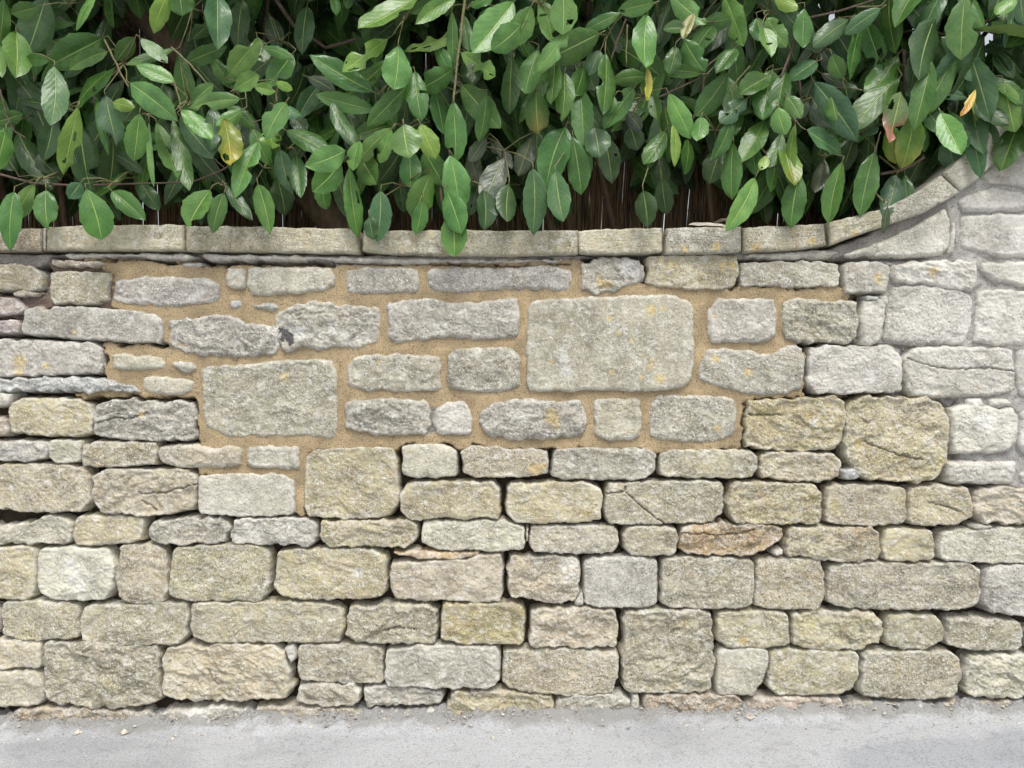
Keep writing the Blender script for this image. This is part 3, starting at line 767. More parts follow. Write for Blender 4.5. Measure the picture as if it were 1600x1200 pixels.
def build_mortar():
    xs = np.concatenate([np.arange(-640, -30, 6.0), np.arange(-30, 1632, 2.0), np.arange(1632, 2241, 6.0)])
    ys = np.concatenate([np.arange(120, 236, 6.0), np.arange(236, 1170, 2.0)])
    X, Y = np.meshgrid(xs, ys)
    tan, mud, pale, cem = zone_fields(X, Y)
    hole = sstep(0.25, 0.75, fbm(X / 45, Y / 30, 3, 91) + 0.35)
    H = -25 - 7 * hole + 3.5 * fbm(X / 14, Y / 14, 4, 15)
    H = H * (1 - pale) + pale * (-4.0 + 1.4 * (X > 1490) - 8 * hole * (Y > 470) * (X < 1500) - 3 * hole * (Y > 400) + 1.4 * fbm(X / 10, Y / 10, 4, 16))
    H = H * (1 - mud) + mud * (-8 + 3.0 * fbm(X / 13, Y / 8, 4, 17))
    H = H * (1 - tan) + tan * (-2.3 + 1.1 * fbm(X / 24, Y / 24, 3, 18) + 0.7 * fbm(X / 4, Y / 4, 3, 19))
    H = H * (1 - cem) + cem * (-3.0 + 1.2 * fbm(X / 16, Y / 8, 3, 20))
    # dark open cracks under the bedding mortar of the coping
    for line, wd, dp in (([(318,409),(400,410),(440,412),(480,411),(520,414)], 3.0, 18), ([(300,402),(312,406),(330,411)], 4.0, 22), ([(520,409),(600,414),(660,412),(760,416),(830,416),(890,413)], 1.3, 9),
                         ([(85,409),(140,411),(200,404),(235,405),(290,411)], 1.2, 8), ([(1006,402),(1009,420),(1008,438)], 3.5, 18), ([(945,402),(1000,400),(1034,398)], 2.0, 14),
                         ([(1316,404),(1400,405),(1450,403)], 3.0, 12), ([(1160,407),(1240,407),(1310,406)], 1.6, 10)):
        q = polydist(line, X + 2.5 * fbm(X / 9, Y / 9, 3, 35), Y + 2.5 * fbm(X / 9, Y / 9, 3, 36))
        H = H - dp * np.exp(-(q / wd) ** 2)
    dark = np.array([0.10, 0.078, 0.060]); c_tan = np.array([0.62, 0.49, 0.308]); c_mud = np.array([0.33, 0.26, 0.225])
    c_pale = np.array([0.64, 0.63, 0.605]); c_cem = np.array([0.43, 0.41, 0.385])
    C = np.broadcast_to(dark, X.shape + (3,)).copy()
    shade = (1 + 0.16 * fbm(X / 40, Y / 40, 3, 44))[..., None]
    for m, c in ((pale, c_pale), (mud, c_mud), (tan, c_tan), (cem, c_cem)):
        C = C * (1 - m[..., None]) + c * m[..., None]
    C = np.clip(C * shade, 0.02, 0.9)
    # wall top follows the coping
    top = np.interp(X, TOPX, TOPY) + 14
    keep = Y > top - 6
    ny, nx = X.shape; idx = np.arange(nx * ny).reshape(ny, nx)
    cell = keep[:-1, :-1] & keep[1:, :-1] & keep[:-1, 1:] & keep[1:, 1:]
    f = np.stack([idx[:-1, :-1], idx[1:, :-1], idx[1:, 1:], idx[:-1, 1:]], -1)[cell]
    used = np.unique(f); remap = np.full(nx * ny, -1); remap[used] = np.arange(len(used)); f = remap[f]
    V = np.stack([(X - 800) * S, -H * S, CZ + (600 - Y) * S], -1).reshape(-1, 3)[used]
    o = mesh_obj("mortar", V, f, M_mortar, wall, attrs={"zone": C.reshape(-1, 3)[used]})
    o.matrix_parent_inverse = wall.matrix_basis.inverted()
TOPX = [-640, 0, 560, 900, 1160, 1290, 1375, 1440, 1500, 1560, 1640, 1760, 2240]
TOPY = [356, 357, 359, 359, 355, 348, 327, 296, 250, 192, 130, 96, 90]
build_mortar()

def build_core():
    """the rubble heart of the wall, behind the mortar"""
    xs = np.linspace(-640, 2240, 90); V = []; F = []
    for i, x in enumerate(xs):
        t = np.interp(x, TOPX, TOPY) + 20
        for yy, py in ((0.085, t), (0.36, t), (0.36, 1190), (0.085, 1190)):
            V.append(((x - 800) * S, yy, CZ + (600 - py) * S))
    for i in range(len(xs) - 1):
        a = i * 4; b = a + 4
        for j in range(4):
            F.append((a + j, a + (j + 1) % 4, b + (j + 1) % 4, b + j))
    F.append((0, 1, 2, 3)); e = len(V) - 4; F.append((e + 3, e + 2, e + 1, e))
    o = mesh_obj("wall_core", V, F, M_core, wall, smooth=False)
    o.matrix_parent_inverse = wall.matrix_basis.inverted()
build_core()

# loose grit and chips of stone along the foot of the wall
def build_grit():
    r = random.Random(77); V, F = [], []
    for i in range(420):
        x = r.uniform(-1.75, 1.75); y = -abs(r.gauss(.02, .055)) - .004
        s_ = abs(r.gauss(.0028, .0022)) + .0012
        if r.random() < .03: s_ *= 2.2
        n = fbm(np.array([x * 5]), np.array([0.0]), 4, 11)[0]; reach = max(.10 + .055 * n, .03)
        t = min(1, max(0, 1 + y / reach))
        z = .0175 * x - .004 + t ** 1.6 * .030
        o = len(V); q = [Vector((r.uniform(.6, 1.2) * a, r.uniform(.6, 1.2) * b, r.uniform(.4, .9) * c)) for a, b, c in
                         ((1, 0, 0), (-1, 0, 0), (0, 1, 0), (0, -1, 0), (0, 0, 1), (0, 0, -1))]
        for v in q: V.append((x + v.x * s_, y + v.y * s_, z + v.z * s_ + .001))
        for a in ((0, 2, 4), (2, 1, 4), (1, 3, 4), (3, 0, 4), (2, 0, 5), (1, 2, 5), (3, 1, 5), (0, 3, 5)): F.append(tuple(k + o for k in a))
    g = mesh_obj("grit", V, F, M_grit, smooth=False)
    tag(g, "loose grit and small stone chips scattered along the foot of the wall", "grit", kind="stuff")
build_grit()

# coping: each stone lofted between a traced top and bottom arris, projecting a little
def coping(top, bot, seed, tone, proj=12, lich=.25, joint=2.2):
    top = np.array(top, float); bot = np.array(bot, float)
    L = top[-1, 0] - top[0, 0]
    n = max(8, int(L / 2.5))
    def rs(p):
        c = np.concatenate([[0], np.cumsum(np.hypot(*np.diff(p, axis=0).T))]); t = np.linspace(0, c[-1], n)
        return np.stack([np.interp(t, c, p[:, 0]), np.interp(t, c, p[:, 1])], 1)
    T, B = rs(top), rs(bot)
    yf = -proj * S                                  # face depth
    sec = []                                        # (fraction down the face, forwardness 0 back .. 1 face)
    NV = 26
    V = []; M = []
    r = random.Random(seed)
    tilt = r.uniform(-2.0, 2.0)
    for i in range(n):
        e = min(i, n - 1 - i) * (L / n)             # distance to the joint
        er = max(0.0, 1 - e / 5.0); er = 1 - math.sqrt(max(0, 1 - er * er))
        row = []
        for back in (0.40, 0.25, 0.12):
            row.append((0.0, back))
        for j in range(NV + 1):
            f = j / NV
            row.append((f, None))
        for back in (0.12, 0.25, 0.40):
            row.append((1.0, back))
        for (f, back) in row:
            px = T[i, 0] * (1 - f) + B[i, 0] * f; py = T[i, 1] * (1 - f) + B[i, 1] * f
            hgt = B[i, 1] - T[i, 1]
            if back is None:
                dtop = f * hgt; dbot = (1 - f) * hgt
                t1 = max(0, 1 - dtop / 3.0); t2 = max(0, 1 - dbot / 6.0)
                H = -2.6 * (1 - math.sqrt(1 - t1 * t1)) - 4.2 * (1 - math.sqrt(1 - t2 * t2)) - er * 5
                H += float(0.8 * fbm(px / 30, py / 12, 4, seed) + 0.55 * fbm(px / 5, py / 3, 3, seed + 9)) + tilt * (i / n - .5)
                py += float(1.3 * fbm(px / 22, f * 2, 4, seed + 3)) * (abs(f - .5) * 2) ** 2
                d = yf - H * S
            else:
                d = back
            V.append(P(px, py, d) if back is None else ((px - 800) * S * (D + yf) / D, d, CZ + (600 - py) * S * (D + yf) / D))
            M.append((px, py))
    K = NV + 7
    F = []
    for i in range(n - 1):
        for j in range(K - 1):
            a = i * K + j
            F.append((a, a + 1, a + K + 1, a + K))
    V = np.array(V); F = np.array(F)
    e0 = list(range(0, K)); e1 = [(n - 1) * K + j for j in range(K)][::-1]
    faces = [tuple(x) for x in F] + [tuple(e0[::-1]), tuple(e1[::-1])]
    M = np.array(M); mark = np.zeros((len(V), 3))
    for (mx, my, mr) in ORANGE:
        q = np.hypot(M[:, 0] - mx, M[:, 1] - my) / mr
        mark[:, 0] = np.maximum(mark[:, 0], np.clip(1.15 - q * .62, 0, 1))
    base, l0, w0 = TONE[tone]
    tint = np.tile(np.array(base) * np.array([1.0, 1.0, .93]), (len(V), 1))
    loc = V.mean(0)
    o = mesh_obj("coping_stone", V, faces, M_coping, wall, loc=loc, attrs={"mark": mark, "tint": tint})
    o.matrix_parent_inverse = wall.matrix_basis.inverted()
    o["lichen"] = lich; o["warmth"] = w0
    return o
coping([(-640,356),(-200,358),(66,357)], [(-640,393),(-200,394),(66,392)], 1, 'b', 11, .2)["label"] = "sandy brown coping stone"
coping([(67,357),(73,356)], [(67,391),(73,391)], 12, 'p', 9, .1)["label"] = "grey cement joint in the coping"
coping([(74,355),(160,352),(288,351)], [(73,391),(200,391),(288.5,391)], 2, 'o', 13, .35)
coping([(291,353),(400,354),(560,358)], [(291,392),(440,394),(561,396)], 3, 'o', 13, .35)
coping([(568,360),(700,360),(800,360),(903,360)], [(566,392),(620,397),(700,399),(800,399),(903,397)], 4, 'o', 13, .3)
coping([(903,360.5),(960,358),(1034,356)], [(904,396),(960,397),(1035,394)], 5, 'o', 13.5, .3)
coping([(1041,357),(1100,355),(1158,355)], [(1038,397),(1100,397),(1158,393)], 6, 'g', 13, .2)
coping([(1160,356),(1240,352),(1287,349)], [(1160,394),(1230,391),(1291,384)], 7, 'o', 13, .4)
coping([(1292,348),(1330,340),(1375,327)], [(1296,384),(1340,368),(1388,352)], 8, 'o', 13, .35)
coping([(1377,326),(1410,312),(1445,293),(1470,274)], [(1391,351),(1440,335),(1475,315),(1500,301)], 9, 'p', 12, .15)
coping([(1471,273),(1500,248),(1560,190)], [(1501,300),(1530,277),(1560,250),(1602,210)], 10, 'p', 11, .1)
coping([(1562,189),(1640,126),(1760,92),(2240,88)], [(1604,208),(1660,165),(1770,130),(2240,126)], 11, 'p', 11, .1)
# ------------------------------------------------------------------ reed fence behind the hedge
def tube(path, radii, sides=8, jitter=0.0, seed=0):
    path = [Vector(p) for p in path]
    V, F = [], []
    up0 = None
    for i, p in enumerate(path):
        t = (path[min(i + 1, len(path) - 1)] - path[max(i - 1, 0)]).normalized()
        up = Vector((0, 1, 0)) if abs(t.y) < .9 else Vector((1, 0, 0))
        a = t.cross(up).normalized(); b = t.cross(a).normalized()
        for j in range(sides):
            q = 2 * math.pi * j / sides
            rr = radii[i] * (1 + (jitter * float(pn(i * .6 + j * 1.7, j * 2.3 + seed)) if jitter else 0))
            V.append(tuple(p + a * math.cos(q) * rr + b * math.sin(q) * rr))
    n = len(path)
    for i in range(n - 1):
        for j in range(sides):
            a = i * sides + j; b = i * sides + (j + 1) % sides
            F.append((a, b, b + sides, a + sides))
    F.append(tuple(range(sides))[::-1]); F.append(tuple((n - 1) * sides + j for j in range(sides)))
    return V, F

class MB:
    def __init__(s): s.v, s.f = [], []
    def add(s, V, F):
        o = len(s.v); s.v += list(V); s.f += [tuple(i + o for i in q) for q in F]
    def build(s, name, mat, parent=None, loc=None, smooth=True):
        o = mesh_obj(name, s.v, s.f, mat, parent, smooth, loc)
        if parent is not None: o.matrix_parent_inverse = parent.matrix_basis.inverted()
        return o

FY = 0.62
fence = empty("reed_fence", (0, FY, 1.1))
tag(fence, "dark brown reed screen fence behind the hedge with light showing between reeds", "fence")
mb = MB(); r = random.Random(11)
for back in (0.0, .011):
    x = -2.6
    while x < 2.9:
        rad = r.uniform(.0030, .0050)
        lean = 0.03 + 0.05 * max(-1, min(1, (x - .1) / .6)) + r.uniform(-.0015, .0015)
        if r.random() > .004:
            z0, z1 = 1.10, (2.75 if x < 1.1 else 2.22) + r.uniform(-.04, .05)
            zs = list(np.linspace(z0, z1, 24))
            yy = FY + back + r.uniform(-.004, .004)
            mb.add(*tube([(x + lean * (z - 1.5) + r.uniform(-.0005, .0005) + .0012 * math.sin(z * 9 + x * 50), yy, z) for z in zs], [rad * r.uniform(.92, 1.12) for z in zs], 6))
        x += rad * 2 + (r.uniform(.0010, .0034) if r.random() < .24 else r.uniform(-.0018, -.0003))
mb.build("reeds", M_reed, fence)
mb = MB()
for z in (1.30, 1.72, 2.2):
    for yy in (FY - .007, FY + .019):
        mb.add(*tube([(xx, yy, z + .004 * math.sin(xx * 3)) for xx in np.linspace(-2.6, 2.9, 40)], [.0011] * 40, 5))
mb.build("binding_wire", M_wire, fence)
for px in (150, 722, 1120, 1700):
    X0, Y0, Z0 = P(px, 300, FY + .06)
    mb = MB(); w = .035
    V = []
    for z in (1.08, 2.45):
        for (dx, dy) in ((-w, -.03), (w, -.03), (w, .03), (-w, .03)): V.append((X0 + dx, Y0 + dy, z))
    mb.add(V, [(0, 1, 5, 4), (1, 2, 6, 5), (2, 3, 7, 6), (3, 0, 4, 7), (4, 5, 6, 7), (3, 2, 1, 0)])
    mb.build("fence_post", M_post, fence, smooth=False)

# ------------------------------------------------------------------ tree leaning behind the hedge
tree = empty("leaning_tree", P(520, 345, .40))
tag(tree, "brown leaning tree trunk rising to the upper left through the hedge", "tree")
def path3(pts, n=18):
    c = np.array(pts, float); t = np.linspace(0, len(c) - 1, n); i = np.arange(len(c))
    return np.stack([np.interp(t, i, c[:, k]) for k in range(c.shape[1])], 1)
tp = path3([(620,520,.42),(540,372,.41),(450,262,.39),(330,135,.36),(225,20,.33),(120,-110,.30),(20,-260,.28),(-40,-420,.3)], 50)
V, F = tube([P(a, b, c) for a, b, c in tp], list(np.linspace(.062, .040, 50)), 18, .12, 3)
mb = MB(); mb.add(V, F); mb.build("trunk", M_bark, tree)
for bp in ([(225,20,.33),(330,-60,.36),(430,-160,.4),(560,-300,.5)], [(120,-110,.30),(-60,-190,.25),(-220,-260,.3)]):
    q = path3(bp, 14); V, F = tube([P(*a) for a in q], list(np.linspace(.024, .010, 14)), 10, .1, 5)
    mb = MB(); mb.add(V, F); mb.build("branch", M_bark, tree)
mb = MB(); r = random.Random(5)
for i in range(16):
    x0, y0 = r.uniform(120, 190), r.uniform(5, 30)
    p = [(x0, y0, .30)]
    ang = r.uniform(.3, 1.1)
    for j in range(6):
        p.append((p[-1][0] + 14 * math.cos(ang), p[-1][1] + 14 * math.sin(ang), .30 + r.uniform(-.04, .04))); ang += r.uniform(-.35, .35)
    V, F = tube([P(*a) for a in p], list(np.linspace(.0016, .0006, len(p))), 5); mb.add(V, F)
mb.build("fine_twigs", M_drytwig, tree)

# ------------------------------------------------------------------ laurel hedge
hedge = empty("laurel_hedge", (0, .35, 1.12))
tag(hedge, "dense glossy green laurel hedge hanging over the top of the stone wall", "hedge")

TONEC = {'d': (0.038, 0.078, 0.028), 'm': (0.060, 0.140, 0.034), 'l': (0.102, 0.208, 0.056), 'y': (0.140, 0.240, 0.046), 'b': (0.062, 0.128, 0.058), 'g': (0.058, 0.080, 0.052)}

def leaf_mesh(base, tip, wid, up_hint, r, col, nu=16, nv=8, bite=0, holes=0, tipcol=None, curl=None, rollsd=.38):
    """one laurel leaf: base and tip in space, width, the direction its upper face looks to"""
    b = np.array(base); a = np.array(tip) - b; L = np.linalg.norm(a); a = a / L; L *= 1.05
    n = np.array(up_hint, float); n = n - a * n.dot(a); n /= (np.linalg.norm(n) + 1e-9)
    s = np.cross(a, n)
    roll = r.gauss(0, rollsd); n, s = n * math.cos(roll) + s * math.sin(roll), s * math.cos(roll) - n * math.sin(roll)
    hw = wid / 2 / max(.72, math.cos(roll)) * 0.98
    c = curl if curl is not None else r.uniform(.02, .22) * (1 if r.random() < .85 else -.7)
    fold = r.uniform(-.05, .42); recurve = r.uniform(.0, .35); und = r.uniform(.0, .10); ph = r.uniform(0, 6.3); k = r.uniform(7, 14)
    bend = r.uniform(-.10, .10)
    pk = r.uniform(.44, .57)
    u = np.linspace(0, 1, nu + 1) ** 0.92; v = np.linspace(-1, 1, nv + 1)
    e1 = pk * 1.62; e2 = (1 - pk) * 1.62
    prof = lambda q: np.clip(q, 0, 1) ** e1 * np.clip(1 - q, 0, 1) ** e2
    w = prof(u * .985 + .008) / prof(np.array([pk]))[0]
    w = np.maximum(w - 0.5 * np.exp(-((u - 1.0) / .05) ** 2) * w, 0.012); w[-1] = 0.004; w[0] = .035
    U, Vv = np.meshgrid(u, v, indexing='ij')
    W = np.repeat(w[:, None], nv + 1, 1) * (1 + .035 * np.sin(U * 23 + ph) * np.abs(Vv) + .03 * np.sin(U * 41 + 2 * ph) * np.abs(Vv))
    for _ in range(bite):
        side = r.choice((-1, 1)); u0 = r.uniform(.3, .95); ww = r.uniform(.05, .13); dp = r.uniform(.35, .85)
        W = np.where(Vv * side > 0, W * (1 - dp * np.exp(-((U - u0) / ww) ** 4)), W)
    x = Vv * hw * W
    av = np.abs(Vv)
    z = hw * W * (fold * av - recurve * av ** 2.4) + hw * und * np.sin(U * k + ph + (Vv > 0) * 1.3) * av ** 1.5 * 1.6
    z = z - c * L * (U ** 2) + c * L * .0
    along = U * L * (1 - .25 * c * c * U)
    lat = bend * L * U * (1 - U) * 1.6
    Pp = b + a * along[..., None] + s * (x + lat)[..., None] + n * z[..., None]
    V = Pp.reshape(-1, 3)
    idx = np.arange((nu + 1) * (nv + 1)).reshape(nu + 1, nv + 1)
    F = np.stack([idx[:-1, :-1], idx[:-1, 1:], idx[1:, 1:], idx[1:, :-1]], -1).reshape(-1, 4)
    if holes:
        cu = U[:-1, :-1].ravel(); cv = Vv[:-1, :-1].ravel(); keep = np.ones(len(F), bool)
        for _ in range(holes):
            hu, hv = r.uniform(.25, .9), r.uniform(-.8, .8)
            keep &= ((cu - hu) / r.uniform(.03, .10)) ** 2 + ((cv - hv) / r.uniform(.12, .4)) ** 2 > 1
        F = F[keep]
    uvs = np.stack([U.ravel(), (Vv.ravel() + 1) / 2], 1)
    C = np.tile(np.array(col), (len(V), 1))
    if tipcol is not None:
        f = sstep(.45, .85, U.ravel() + .12 * np.sin(Vv.ravel() * 3 + ph))[:, None]
        C = C * (1 - f) + np.array(tipcol) * f
    return V, F, uvs, C

LEAVES = """
150,-10 108,37 38 l;72,-4 45,78 48 b;118,36 30,48 14 m;25,50 26,117 42 l;-4,85 8,5 22 m;-12,62 5,122 20 l;160,60 82,102 46 m;168,80 110,105 22 m;182,104 105,157 42 m
85,103 80,184 36 b;203,130 261,176 38 l;273,128 215,100 28 l;272,77 200,98 20 m;182,95 208,60 25 m;290,98 355,71 26 m;375,155 294,168 25 l;367,140 331,90 22 m;358,117 403,66 36 l
366,140 402,118 28 l;284,172 329,213 31 l;282,183 328,243 34 b;218,178 208,248 34 l;165,150 183,218 36 b 1;175,160 206,166 20 y;215,158 193,190 26 b 1;122,168 100,268 31 y 2;125,193 141,292 41 d
176,215 174,297 38 d;28,206 79,282 34 d;82,190 68,242 30 d;9,203 3,264 36 l;-12,192 32,178 24 m;150,150 158,232 14 m;270,185 294,296 26 m;233,190 240,286 9 l;245,192 276,285 30 m 2;335,165 330,226 26 b
378,172 339,197 22 l;262,-8 240,46 27 y;280,-14 285,24 38 m;302,-4 274,61 40 d;340,-14 346,63 40 b;403,222 366,299 34 l;54,288 19,340 28 l;22,300 15,381 31 m;72,297 74,352 33 m 1;135,296 157,366 46 m
126,286 110,309 24 b;175,298 219,336 30 m;220,285 247,326 25 d;328,297 294,351 44 m;350,302 332,361 26 m;352,288 392,340 20 d;90,275 60,240 26 d;25,268 8,240 30 d
655,-8 567,53 45 l;712,-4 651,37 24 l;714,52 636,76 24 y 4;606,60 538,102 32 y 3;622,72 618,133 41 l;582,143 488,91 38 m;605,94 538,148 22 m;586,172 502,150 28 m;640,130 580,191 30 m
648,112 658,179 33 m;709,107 658,141 36 m 1;680,144 689,211 31 m;708,158 709,241 33 m;722,133 782,201 40 m;802,3 742,76 50 l;815,38 775,76 40 l;720,82 777,121 30 l 2;706,18 703,102 17 m;725,24 733,76 20 m
730,88 738,132 30 d;800,88 795,172 31 d;447,160 414,213 38 l 1;420,204 427,230 34 y 2;457,84 418,132 34 m;465,94 459,166 24 d;402,58 412,96 30 m;412,74 452,86 18 m;396,134 428,141 18 l;498,133 468,182 26 d
430,128 458,142 14 y;448,204 512,238 36 m;540,235 481,259 38 l;562,220 549,261 27 l 1;612,200 557,251 27 l 1;612,202 588,249 26 l 1;631,194 639,243 47 l;657,194 681,241 33 y;615,195 553,212 28 m;518,160 556,222 28 b
438,233 456,299 28 b;463,243 472,312 25 m;563,243 591,287 37 m;625,238 593,283 31 d;640,233 640,287 34 m;663,233 693,287 35 m;703,242 720,329 42 l;672,272 648,337 41 m;532,254 492,296 38 m;735,238 750,287 27 g
768,223 796,267 27 g;787,248 757,313 38 g;403,288 419,361 31 m;545,262 563,362 29 m;595,298 588,372 35 b;577,338 581,372 23 d;698,298 716,359 37 m;708,330 709,397 41 m;660,313 649,364 25 m;640,268 640,322 24 d
625,288 632,330 20 d;433,278 446,332 34 d;500,278 509,320 25 m;523,263 541,332 27 d;755,298 761,352 34 d;795,288 789,347 34 d;747,288 735,332 24 d;480,10 470,80 32 d;520,-10 527,18 16 m;548,-8 542,12 14 m
830,10 798,70 36 l;845,-2 862,62 31 l;880,-12 879,50 42 l;937,52 858,92 47 m;887,48 838,103 31 l;970,20 916,41 22 m;1012,23 1008,105 39 l;1009,120 958,126 25 m;1048,-8 1099,40 34 l;1022,4 972,17 26 l
1133,-4 1153,66 36 l 1;1098,36 1142,28 26 m;1183,28 1191,68 34 m;938,79 921,113 23 b;946,84 951,166 34 m 1;990,138 943,194 35 m 1;840,78 822,137 33 m;868,94 857,154 27 m;882,114 876,179 31 m;911,104 902,146 30 m
838,138 842,206 37 m t;906,138 910,219 34 m;928,198 936,243 40 b;1097,115 1038,110 20 m;1055,73 1048,108 26 m;1045,146 1079,213 31 l;1096,183 1089,217 26 l;1136,116 1093,177 35 m;1168,153 1128,188 30 b 2;1203,118 1153,152 35 m
1020,148 1026,187 20 m;978,173 1002,201 24 g;1040,205 1008,251 29 m;1052,193 1061,251 18 y;1075,217 1078,268 29 m;1038,168 1046,217 26 m;1146,223 1145,309 33 m;1127,228 1109,277 36 d;1194,188 1158,250 34 m;1142,188 1119,247 23 m
884,198 853,283 49 m;832,213 809,266 32 g;895,213 906,299 35 m;905,213 919,280 31 m;833,263 839,359 39 b;868,268 879,342 36 b;1180,278 1145,352 33 l;985,198 996,232 30 d;945,213 956,282 34 d;1030,233 1036,292 31 d
1035,278 1041,332 28 d;1005,298 1011,352 34 d;1175,228 1181,272 26 m;1197,243 1189,264 16 y;960,150 945,175 26 m;1115,40 1085,75 34 m;1080,45 1040,40 26 m;1150,75 1120,108 30 m;1068,60 1100,110 34 m;860,100 840,120 24 m
1205,-2 1279,76 28 b;1198,28 1227,73 30 l 1;1193,43 1205,87 26 l;1327,30 1273,70 29 b;1257,13 1255,72 31 m;1346,32 1324,122 34 m;1377,13 1328,48 24 b;1354,36 1379,107 33 m 2;1390,-6 1394,76 34 m;1404,-2 1466,48 35 b
1508,-6 1505,84 46 l 1;1602,55 1548,73 22 b;1572,18 1558,52 26 l 1;1272,128 1334,215 41 b;1260,203 1321,234 33 b;1405,122 1343,187 39 m;1402,88 1363,142 41 m;1427,118 1439,167 35 b 1;1428,178 1410,259 39 Y
1390,193 1394,248 28 Y;1463,130 1527,139 22 b;1455,144 1509,153 16 b;1470,176 1501,243 34 l;1484,174 1511,227 25 b 1;1511,170 1556,224 30 b;1512,193 1531,275 27 b;1568,128 1590,201 42 l;1592,193 1567,254 40 m;1602,228 1578,264 36 d 5
1480,218 1490,270 33 b;1553,84 1584,119 26 b;1510,58 1510,107 30 b;1418,82 1452,106 24 g;1530,138 1535,182 28 y;1366,238 1349,329 34 m;1401,273 1384,333 30 b;1387,323 1384,362 12 g;1414,273 1421,334 23 b;1445,253 1471,292 34 d
1440,248 1418,287 30 d;1316,253 1292,340 31 m;1250,273 1237,347 35 m;1287,248 1274,300 23 g;1242,193 1237,285 19 y;1222,208 1203,257 22 m;1225,223 1236,292 37 Y;1207,108 1192,182 40 m;1227,113 1213,192 30 m;1215,168 1227,207 30 l
1276,96 1232,118 38 b;1283,73 1302,112 26 g;1283,114 1317,133 14 g;1263,158 1238,184 26 g;1268,153 1298,195 34 g;1320,128 1325,154 30 d;1342,208 1323,260 29 d;1372,198 1352,212 14 b;1210,-5 1245,15 24 y;1300,40 1340,100 36 d
1430,-6 1470,10 26 m;1480,-8 1482,20 22 m;1545,-8 1570,25 26 m;1590,-5 1560,15 24 l;1595,60 1600,120 30 b;1440,40 1460,75 28 d;1395,95 1410,120 24 d;1480,100 1470,130 26 d;1540,110 1515,135 24 d;1225,40 1240,90 30 d;1300,85 1315,120 26 m
1440,195 1445,235 24 m;1335,215 1320,262 26 d;1350,150 1340,205 30 m;1230,150 1250,180 24 l;1440,165 1475,205 30 m;1500,150 1490,195 24 d;1460,60 1478,100 24 m;1300,150 1310,190 26 m
55,120 62,60 22 m;40,95 75,95 18 m;30,130 60,170 30 d;60,140 110,170 26 d;220,60 260,95 24 m;300,60 340,20 24 d;230,115 205,150 22 d;300,160 330,130 22 m;355,165 395,195 24 m;380,100 350,130 20 m;60,10 20,20 24 m;15,30 -10,10 30 m
300,215 320,262 26 d;255,130 270,170 24 d;420,25 432,70 26 d;395,200 420,250 28 m;375,240 395,285 28 d;430,165 470,185 24 b;455,180 480,205 24 d;480,120 520,140 20 g;545,175 560,215 24 d;600,150 615,200 22 m;680,70 700,110 22 m
760,150 752,218 26 m;640,20 690,5 20 m;735,160 760,200 18 m;600,225 620,250 20 d;665,185 640,165 20 d;760,215 735,250 22 g;735,10 770,-8 24 m;770,15 745,45 24 m;830,95 815,60 24 m;900,95 930,140 28 d;910,160 940,200 26 d
"""
leaf_list = []
for chunk in LEAVES.replace("\n", ";").split(";"):
    t = chunk.split()
    if len(t) < 4: continue
    bx, by = map(float, t[0].split(',')); tx, ty = map(float, t[1].split(','))
    e = t[4] if len(t) > 4 else ''
    leaf_list.append((bx, by, tx, ty, float(t[2]), t[3], e))

YELLOW = [(350, 186, 361, 257, 39, (0.15, 0.19, 0.03), (0.25, 0.23, 0.035), "yellowing leaf among the green ones"),
          (1408, 143, 1394, 217, 37, (0.09, 0.14, 0.05), (0.30, 0.13, 0.09), "green, yellow and reddish brown dying leaf"),
          (1524, 140, 1504, 176, 12, (0.42, 0.30, 0.04), (0.45, 0.22, 0.03), "small narrow yellow leaf"),
          (1012, 105, 1017, 150, 14, (0.27, 0.25, 0.05), (0.40, 0.42, 0.06), "torn yellow leaf"),
          (1085, 20, 1068, 58, 17, (0.17, 0.17, 0.05), (0.20, 0.20, 0.06), "narrow olive young leaf")]

class LeafBatch:
    def __init__(s): s.v, s.f, s.uv, s.c, s.n = [], [], [], [], 0
    def add(s, V, F, uv, C):
        s.v.append(V); s.f.append(F + s.n); s.uv.append(uv); s.c.append(C); s.n += len(V)
    def build(s, name, parent, loc=None):
        o = mesh_obj(name, np.concatenate(s.v), np.concatenate(s.f), M_leaf, parent, loc=loc,
                     attrs={"leafcol": np.concatenate(s.c)}, uv=np.concatenate(s.uv))
        o.matrix_parent_inverse = parent.matrix_basis.inverted()
        return o

